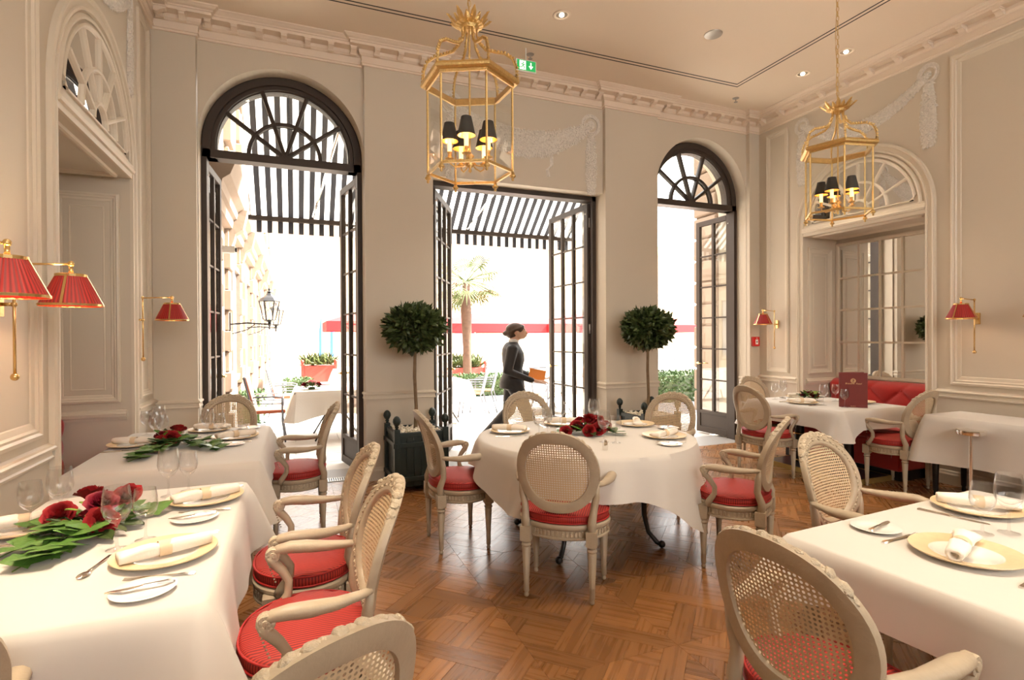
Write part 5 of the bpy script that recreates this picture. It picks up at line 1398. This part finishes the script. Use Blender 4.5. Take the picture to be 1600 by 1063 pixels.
# ------------------------------------------------------------------ hexagonal lanterns
class ZB(MB):          # the candle cluster sits low in the lantern
    def build(s, *a, **k):
        s.v = [(x, y, z - .070) for x, y, z in s.v]; return MB.build(s, *a, **k)
def mk_lantern():
    t = empty('hanging_lantern', cat='lantern', group='gilt hexagonal ceiling lanterns')
    z1, z0, Rr = .0, -.545, .262
    hx = lambda r, k, z, o=0: (r * math.cos(PI / 3 * k + o), r * math.sin(PI / 3 * k + o), z)
    mb = MB(); mb.lathe([(.258, -.026), (.272, -.028), (.274, -.012), (.292, -.012), (.304, -.004), (.308, .008), (.304, .020), (.292, .027), (.276, .024), (.262, .012), (.258, -.026)], 6, caps=False)
    mb.build('top_rim', 'gilt', t)
    MB().lathe([(.252, z0), (.266, z0), (.266, z0 + .016), (.252, z0 + .016), (.252, z0)], 6, caps=False).build('bottom_rim', 'gilt', t)
    for k in range(6):
        MB().tube([hx(Rr, k, z0 + .01), hx(Rr, k, -.03)], .0072, 6).build('corner_post', 'gilt', t)
        o = MB().lathe([(.0, -.052), (.010, -.044), (.006, -.034), (.018, -.026), (.020, -.018), (.010, -.008), (.012, 0)], 8, c=hx(Rr, k, z0)).build('finial', 'gilt', t, smooth=True)
        a, b_ = hx(Rr - .006, k, z0 + .02), hx(Rr - .006, k + 1, z0 + .02)
        mb = MB(); mb.add([a, b_, (b_[0], b_[1], -.03), (a[0], a[1], -.03)], [(0, 1, 2, 3)]); mb.build('pane', 'pane_glass', t)
        # crown strap with leaf studs
        pts = []
        for s in np.linspace(0, 1, 12):
            r = .285 * (1 - s) ** .0 if False else None
        prof = [(.285, .03), (.283, .09), (.262, .145), (.215, .178), (.155, .190), (.100, .205), (.062, .245), (.046, .30), (.042, .36)]
        pts = [hx(r, k, z) for r, z in prof]
        st = MB().tube(pts, .0075, 6, flat=.7).build('crown_strap', 'gilt', t, smooth=True)
        mb = MB()
        for i in range(len(prof) - 2):
            for s in (0, .33, .66):
                r = prof[i][0] + (prof[i + 1][0] - prof[i][0]) * s; z = prof[i][1] + (prof[i + 1][1] - prof[i][1]) * s
                dr, dz = prof[i + 1][0] - prof[i][0], prof[i + 1][1] - prof[i][1]; L = math.hypot(dr, dz); mb.ball(hx(r + dz / L * .009, k, z - dr / L * .009), .0095, 4)
        mb.build('leaf_studs', 'gilt', st)
    mb = MB(); mb.lathe([(.020, .33), (.05, .335), (.062, .36), (.062, .375), (.040, .385), (.02, .39)], 18)
    for k in range(16):
        a = 2 * PI * k / 16; c, s = math.cos(a), math.sin(a); q = Vector((-s, c, 0)); sp = 1 if k % 2 else .8
        p = [Vector((.050 * c, .050 * s, .352)), Vector((.082 * c, .082 * s, .362)), Vector((.114 * c * sp, .114 * s * sp, .376 + .012 * (k % 2))), Vector((.138 * c * sp, .138 * s * sp, .398 + .014 * (k % 2)))]
        mb.loft([[p_ - q * w, p_ + Vector((c, s, -.3)) * .006, p_ + q * w, p_ - Vector((c, s, -.3)) * .004] for p_, w in zip(p, (.010, .017, .016, .003))], True, True, True)
        for q in range(5): v = p[1].lerp(p[3], q / 5); mb.ball(v + Vector((0, 0, .004)), .0065, 4)
    mb.build('leaf_crown', 'gilt', t)
    MB().tube([(0, 0, .40), (0, 0, -.46)], .006, 8).build('centre_rod', 'gilt', t)
    mb = ZB(); mb.lathe([(0, -.47), (.012, -.46), (.006, -.44), (.03, -.425), (.022, -.40), (.012, -.385), (.028, -.37), (.01, -.35)], 14)
    hub = mb.build('hub', 'gilt', t, smooth=True)
    for k in range(5):
        a = 2 * PI * k / 5 + .3; c, s = math.cos(a), math.sin(a); L = .125
        arm = ZB(); arm.tube([(.015 * c, .015 * s, -.395), (.045 * c, .045 * s, -.43), (.09 * c, .09 * s, -.44), (.12 * c, .12 * s, -.42), (L * c, L * s, -.395)], .0048, 6)
        arm.lathe([(.006, -.40), (.026, -.392), (.028, -.388), (.012, -.384), (.012, -.36), (.015, -.35), (0, -.35)], 12, c=(L * c, L * s, 0)); arm_o = arm.build('candle_arm', 'gilt', t, smooth=True)
        ZB().lathe([(0, -.355), (.0135, -.355), (.0135, -.265), (0, -.262)], 12, c=(L * c, L * s, 0)).build('candle', 'candle', arm_o, smooth=True, angle=50)
        ZB().lathe([(0, -.262), (.008, -.255), (.012, -.24), (.004, -.22), (0, -.215)], 8, c=(L * c, L * s, 0)).build('bulb', 'bulb', arm_o, smooth=True)
        ZB().lathe([(.054, -.285), (.0545, -.285), (.031, -.175), (.030, -.175), (.053, -.285)], 20, c=(L * c, L * s, 0), caps=False).build('candle_shade', 'shade_black', arm_o, smooth=True, angle=40)
        ZB().lathe([(.0525, -.284), (.0295, -.176)], 20, c=(L * c, L * s, 0), caps=False).build('shade_lining', 'shade_gold', arm_o, smooth=True)
    # chain to the ceiling
    n = 0; z = .395; li = None
    while z < 1.42:
        if li is None:
            li = MB().tube([(.010 * math.cos(2 * PI * k / 10), 0, .022 * math.sin(2 * PI * k / 10) + .020) for k in range(10)], .0026, 5, closed=True, up=(0, 1, 0)).build('chain_link', 'gilt', t, smooth=True); o = li
        else: o = li.copy(); COL.objects.link(o); o.parent = t
        o.location = (0, 0, z); o.rotation_euler = (0, 0, PI / 2 * (n % 2)); z += .040; n += 1
    MB().tube([(.004 * math.sin(k * 1.3) + .012 * (k > 1), .006 * math.cos(k * 1.1), .38 + k * .1) for k in range(11)] + [(0, 0, 1.44)], .003, 5).build('cable', 'gilt', t)
    MB().lathe([(.0, 1.405), (.03, 1.41), (.05, 1.425), (.055, 1.448), (0, 1.448)], 20).build('ceiling_rose', 'gilt', t, smooth=True)
    return t
mat('shade_gold', (.85, .50, .14), .4, .3)
la = mk_lantern(); la.scale = (1.035,) * 3; la.location = (1.037, 3.307, 3.10); la.rotation_euler = (0, 0, 2.686); la['label'] = 'gilt hexagonal lantern with black candle shades, larger one near the middle'
lb = copy_tree(la); lb.scale = (1.015,) * 3; lb.location = (4.39, 3.348, 3.098); lb.rotation_euler = (0, 0, 1.876); lb['label'] = 'gilt hexagonal lantern with black candle shades hanging at the right'
for l in (la, lb):
    for k in range(5):
        a = 2 * PI * k / 5 + .3 + l.rotation_euler.z
        lamp('lantern_light', 'POINT', (l.location.x + .125 * math.cos(a), l.location.y + .125 * math.sin(a), l.location.z - .365), 9.0, (1, .68, .38), .012)
# ------------------------------------------------------------------ ceiling fittings
def mk_down():
    t = empty('ceiling_spotlight', cat='lamp', group='recessed ceiling spotlights')
    mb = MB(); mb.lathe([(.085, 0), (.087, -.003), (.080, -.006), (.058, -.004), (.055, .0)], 28, caps=False); mb.build('trim_ring', 'ceiling_paint', t, smooth=True)
    MB().lathe([(.056, -.001), (.03, -.0005), (0, -.0005)], 20, caps=False).build('reflector', 'chrome', t)
    MB().lathe([(0, -.012), (.020, -.010), (.024, -.002), (0, -.001)], 14).build('bulb', 'spot_bulb', t, smooth=True)
    return t
dn = mk_down()
DOWN = [(2.37, 4.63, 'recessed ceiling spotlight above the middle doorway, beside the gilt lantern', 90, 85), (5.52, 4.65, 'left of the two recessed ceiling spotlights near the right lantern', 50, 60), (5.53, 4.12, 'right of the two recessed ceiling spotlights near the right lantern', 50, 60),
        (-.55, 4.55, 'added fill spotlight in the ceiling over the far left table', 40, 55), (-.48, 2.45, 'recessed ceiling spotlight over the front left table', 240, 40), (-.50, 1.6, 'recessed ceiling spotlight over the near end of the front left table', 240, 40), (2.37, 1.9, 'added fill spotlight in the ceiling over the open parquet', 150, 80), (2.60, .9, 'added fill spotlight in the ceiling over the front right table', 150, 60), (5.3, 1.8, 'added fill spotlight in the ceiling over the side table', 40, 60), (2.4, -1.0, 'added fill spotlight in the ceiling behind the camera', 60, 90)]  # spots out of view are added fill, except those over the front left table
for x, y, lab, e, cone in DOWN:
    place(dn, USED, (x, y, ZC - .0005), 0, lab)
    lamp('spot_light', 'SPOT', (x, y, ZC - .03), e * SPOTK, (1, .84, .64), .05, (0, 0, 0), R(cone), .8)
o = MB().lathe([(0, -.012), (.075, -.012), (.088, -.008), (.09, 0)], 28).build('ceiling_speaker', 'vent_metal', smooth=True, angle=40); o.location = (3.95, 4.37, ZC); tag(o, 'round grey loudspeaker disc flush in the ceiling', 'speaker')
def sprinkler(x, y, lab):
    t = empty('sprinkler', (x, y, ZC), label=lab, cat='sprinkler', group='ceiling sprinklers')
    MB().lathe([(.042, 0), (.040, -.004), (.012, -.010), (0, -.010)], 18).build('rosette', 'vent_metal', t, smooth=True)
    MB().lathe([(.007, -.008), (.007, -.045), (.024, -.047), (.024, -.050), (0, -.050)], 12).build('nozzle', 'vent_metal', t)
sprinkler(2.38, 5.40, 'sprinkler head just above the green exit sign'); sprinkler(5.28, 5.44, 'sprinkler head near the right rear corner of the ceiling')
# exit sign
ex = empty('exit_sign', (2.285, 5.30, 4.365), 0, 'green emergency exit sign with running figure and down arrow', 'sign')
bevel(MB().box(-.115, .115, -.012, .012, -.062, .062).build('housing', 'sign_white', ex), .003)
MB().box(-.106, .106, -.014, -.012, -.053, .053).build('green_panel', 'exit_green', ex)
MB().box(-.078, -.006, -.0155, -.0138, -.046, .046).build('doorway', 'exit_white', ex)
f = lambda u, v, d: (u, -.0155 - d, v)
mb = MB(); mb.prism(arc(-.036, .026, .008, 0, 360, 12)[:-1], f, 0, .001)
for a in (((-.046, .016), (-.036, -.008)), ((-.036, -.008), (-.022, -.018)), ((-.022, -.018), (-.030, -.040)), ((-.040, -.006), (-.056, -.022)), ((-.056, -.022), (-.078, -.024)), ((-.044, .012), (-.026, .004)), ((-.026, .004), (-.014, .010)), ((-.046, .012), (-.062, .004))):
    (x0, y0), (x1, y1) = a; L = math.hypot(x1 - x0, y1 - y0); nx, ny = -(y1 - y0) / L * .0045, (x1 - x0) / L * .0045
    mb.prism([(x0 - nx, y0 - ny), (x1 - nx, y1 - ny), (x1 + nx, y1 + ny), (x0 + nx, y0 + ny)], f, 0, .001)
mb.build('running_figure', 'exit_green', ex)
mb = MB(); mb.prism([(.046, .036), (.058, .036), (.058, -.012), (.070, .004), (.076, -.004), (.052, -.036), (.028, -.004), (.034, .004), (.046, -.012)], lambda u, v, d: (u, -.0142 - d, v), 0, .001)
mb.build('arrow', 'exit_white', ex)
MB().tube([(0, 0, .06), (0, 0, ZC - 4.365)], .006, 8).build('rod', 'sign_white', ex)
# fire alarm
fa = empty('fire_alarm', (6.005, YP - .001, 1.42), 0, 'red fire alarm call point on the pilaster by the right corner', 'alarm')
bevel(MB().box(-.062, .062, -.035, 0, -.066, .066).build('case', 'alarm_red', fa), .006)
MB().box(-.018, .028, -.038, -.034, -.040, .028).build('glass_plate', 'sign_white', fa); MB().lathe([(0, 0), (.010, 0), (.010, .003), (0, .003)], 14, M=Matrix.Translation((.005, -.0375, -.006)) @ Matrix.Rotation(PI / 2, 4, 'X')).build('button', 'black_iron', fa)
MB().box(-.0, .012, -.037, -.034, .040, .052).build('symbol', 'sign_white', fa)

# ------------------------------------------------------------------ the waitress outside
def capsule(mb, a, b_, r0, r1, n=14, sq=1.0):
    a, b_ = Vector(a), Vector(b_); mb.tube([a, a.lerp(b_, .33), a.lerp(b_, .66), b_], [r0, r0 + (r1 - r0) * .33, r0 + (r1 - r0) * .66, r1], n, flat=sq); mb.ball(a, r0, 10); mb.ball(b_, r1, 10)
def fused(name, mb, mname, parent, vox=.010, smooth_it=6):
    o = mb.build(name, mname, parent, smooth=True)
    r = o.modifiers.new('fuse', 'REMESH'); r.mode = 'VOXEL'; r.voxel_size = vox; r.use_smooth_shade = True
    s = o.modifiers.new('smooth', 'SMOOTH'); s.factor = .5; s.iterations = smooth_it
    return o
wt = empty('waitress', (2.80, 7.0, -.004), R(-20), 'woman in a black jacket walking past the middle doorway with an orange folder', 'person')
mb = MB()
# head: skull, jaw, face
hd = Vector((.045, 0, 1.575))
mb.ball(hd + Vector((-.012, 0, .02)), 1, 14, (.094, .072, .095)); mb.ball(hd + Vector((.03, 0, -.035)), 1, 12, (.060, .055, .072)); mb.ball(hd + Vector((.062, 0, -.075)), 1, 10, (.026, .032, .024))
mb.ball(hd + Vector((.060, 0, .015)), 1, 10, (.034, .05, .05))
mb.tube([hd + Vector((.088, 0, .022)), hd + Vector((.104, 0, -.004)), hd + Vector((.112, 0, -.022)), hd + Vector((.098, 0, -.028))], [.008, .011, .013, .009], 8)
mb.tube([hd + Vector((.092, -.018, -.047)), hd + Vector((.099, 0, -.046)), hd + Vector((.092, .018, -.047))], [.006, .009, .006], 8); mb.tube([hd + Vector((.089, -.016, -.058)), hd + Vector((.096, 0, -.058)), hd + Vector((.089, .016, -.058))], [.006, .009, .006], 8)
for q in (-1, 1):
    mb.ball(hd + Vector((-.004, q * .073, -.012)), 1, 8, (.018, .010, .030)); mb.ball(hd + Vector((.078, q * .03, .028)), 1, 8, (.014, .022, .008))
capsule(mb, (.02, 0, 1.49), (.0, 0, 1.39), .048, .055)
mb.ball((0, 0, 1.26), 1, 14, (.10, .165, .16)); mb.ball((0, 0, 1.06), 1, 14, (.09, .13, .16)); mb.ball((-.01, 0, .92), 1, 14, (.11, .155, .12))
def hand(mb, w, fwd, side, s=1, curl=.5):
    w = Vector(w); fwd = Vector(fwd).normalized(); side = Vector(side).normalized(); up = fwd.cross(side)
    capsule(mb, w, w + fwd * .035, .024, .026, 10, .7); mb.ball(w + fwd * .06, 1, 10, (.042, .034, .026)); 
    for k in range(4):
        b0 = w + fwd * .085 + side * (-.027 + .018 * k); L = (.060, .072, .067, .052)[k] * .9
        p1 = b0 + fwd * L * .45; p2 = p1 + (fwd * (1 - curl) - up * curl).normalized() * L * .35; p3 = p2 + (fwd * (.4 - curl) - up).normalized() * L * .28
        mb.tube([w + fwd * .05 + side * (-.02 + .014 * k), b0, p1, p2, p3], [.010, .0095, .009, .008, .0065], 8)
    t0 = w + fwd * .03 - side * .025; mb.tube([t0, t0 - side * .03 + fwd * .025, t0 - side * .035 + fwd * .055 - up * .01, t0 - side * .025 + fwd * .078 - up * .018], [.013, .012, .010, .008], 8)
WR, WL = (.24, -.13, .90), (.26, .10, .93)
hand(mb, WR, (.9, .25, -.12), (0, 1, .1)); hand(mb, WL, (.9, -.25, -.12), (0, -1, .1))
for q, sh, el, w in ((-1, (.0, -.19, 1.33), (-.05, -.24, 1.05), WR), (1, (.0, .19, 1.33), (.0, .24, 1.06), WL)):
    capsule(mb, sh, el, .043, .034); capsule(mb, el, w, .033, .022)
LEG = [((-.0, -.09, .88), (.14, -.09, .47), (.24, -.09, .07)), ((-.0, .09, .88), (-.04, .09, .47), (-.30, .09, .12))]
for hp, kn, ft in LEG: capsule(mb, hp, kn, .078, .050); capsule(mb, kn, ft, .048, .034)
fused('body', mb, 'skin', wt, .0085, 4)
# eye and brow
mb = MB()
for q in (-1, 1): mb.ball(hd + Vector((.080, q * .030, .014)), 1, 8, (.008, .011, .008))
mb.build('eyes', 'sign_white', wt, smooth=True)
mb = MB()
for q in (-1, 1): mb.ball(hd + Vector((.0865, q * .030, .014)), 1, 6, (.003, .005, .005)); mb.tube([hd + Vector((.086, q * .015, .038)), hd + Vector((.088, q * .03, .042)), hd + Vector((.076, q * .048, .036))], .003, 5)
mb.build('pupils_and_brows', 'hair_brown', wt, smooth=True)
# hair swept back
mb = MB(); mb.ball(hd + Vector((-.020, 0, .035)), 1, 14, (.104, .080, .094)); mb.ball(hd + Vector((-.055, 0, -.02)), 1, 12, (.070, .068, .075)); mb.ball(hd + Vector((.028, 0, .072)), 1, 10, (.055, .062, .040)); mb.ball(hd + Vector((-.115, 0, -.02)), 1, 10, (.040, .040, .040))
for q in (-1, 1): mb.tube([hd + Vector((.045, q * .055, .07)), hd + Vector((.0, q * .074, .04)), hd + Vector((-.05, q * .068, .01)), hd + Vector((-.10, q * .03, -.015))], [.016, .018, .018, .014], 8)
fused('hair', mb, 'hair_brown', wt, .009, 3)
# jacket
mb = MB(); rings = []
for z, a, b_, ox in ((.80, .135, .185, -.01), (.90, .128, .175, -.01), (1.00, .108, .148, 0), (1.08, .105, .142, .0), (1.18, .118, .165, .005), (1.28, .118, .185, .0), (1.35, .100, .195, -.01), (1.40, .078, .150, -.012), (1.435, .060, .085, -.005)):
    rings.append([Vector((ox + a * math.cos(2 * PI * k / 24), b_ * math.sin(2 * PI * k / 24), z)) for k in range(24)])
mb.loft(rings, True, True, True)
for q, sh, el, w in ((-1, (-.01, -.175, 1.345), (-.06, -.25, 1.05), (.18, -.155, .92)), (1, (-.01, .175, 1.345), (-.01, .25, 1.06), (.20, .125, .945))):
    capsule(mb, sh, el, .062, .050); capsule(mb, el, w, .050, .038)
jk = fused('jacket', mb, 'suit_black', wt, .011, 4)
mb = MB(); mb.lathe([(.052, 1.425), (.056, 1.455), (.050, 1.478), (.046, 1.478), (.050, 1.45)], 16, c=(.008, 0, 0), caps=False)
mb.add([(.10, -.035, 1.40), (.10, .035, 1.40), (.122, 0, 1.24), (.070, 0, 1.45)], [(0, 1, 2), (0, 3, 1)]); mb.build('shirt_collar', 'shirt_white', wt)
for q in (-1, 1): MB().tube([(.18, q * .14, .915 + .02 * (q > 0)), (.202, q * .138, .912 + .02 * (q > 0))], .036, 12).build('shirt_cuff', 'shirt_white', wt)
# trousers and shoes
mb = MB(); mb.ball((-.01, 0, .88), 1, 14, (.125, .172, .12))
for hp, kn, ft in LEG: capsule(mb, hp, kn, .095, .070); capsule(mb, kn, ft, .070, .058)
fused('trousers', mb, 'suit_black', wt, .013, 4)
for (hp, kn, ft), rot in zip(LEG, (-8, 48)):
    M = Matrix.Translation((ft[0], ft[1], ft[2] - .03)) @ Matrix.Rotation(R(rot), 4, 'Y')
    mb = MB(); mb.loft([[M @ Vector((x, y * w, z)) for y, z in ((-.04, -.035), (.04, -.035), (.036, h), (-.036, h))] for x, w, h in ((-.06, .8, .04), (-.02, 1, .05), (.06, 1.05, .02), (.14, .95, .0), (.17, .5, -.01))], True, True, True); bevel(mb.build('shoe', 'black_iron', wt), .01)
wt.scale = (1.32, 1.25, 1.0)
fo = empty('folder', (3.085, 6.86, .975), R(-14), 'orange folder held in both hands of the walking woman', 'folder')
M = Matrix.Rotation(R(12), 4, 'Y'); bevel(MB().box(-.10, .13, -.012, .0, -.10, .08, M).build('cover', 'orange_paint', fo), .003)
MB().box(-.096, .126, .0, .004, -.096, .076, M).build('paper', 'sign_white', fo)
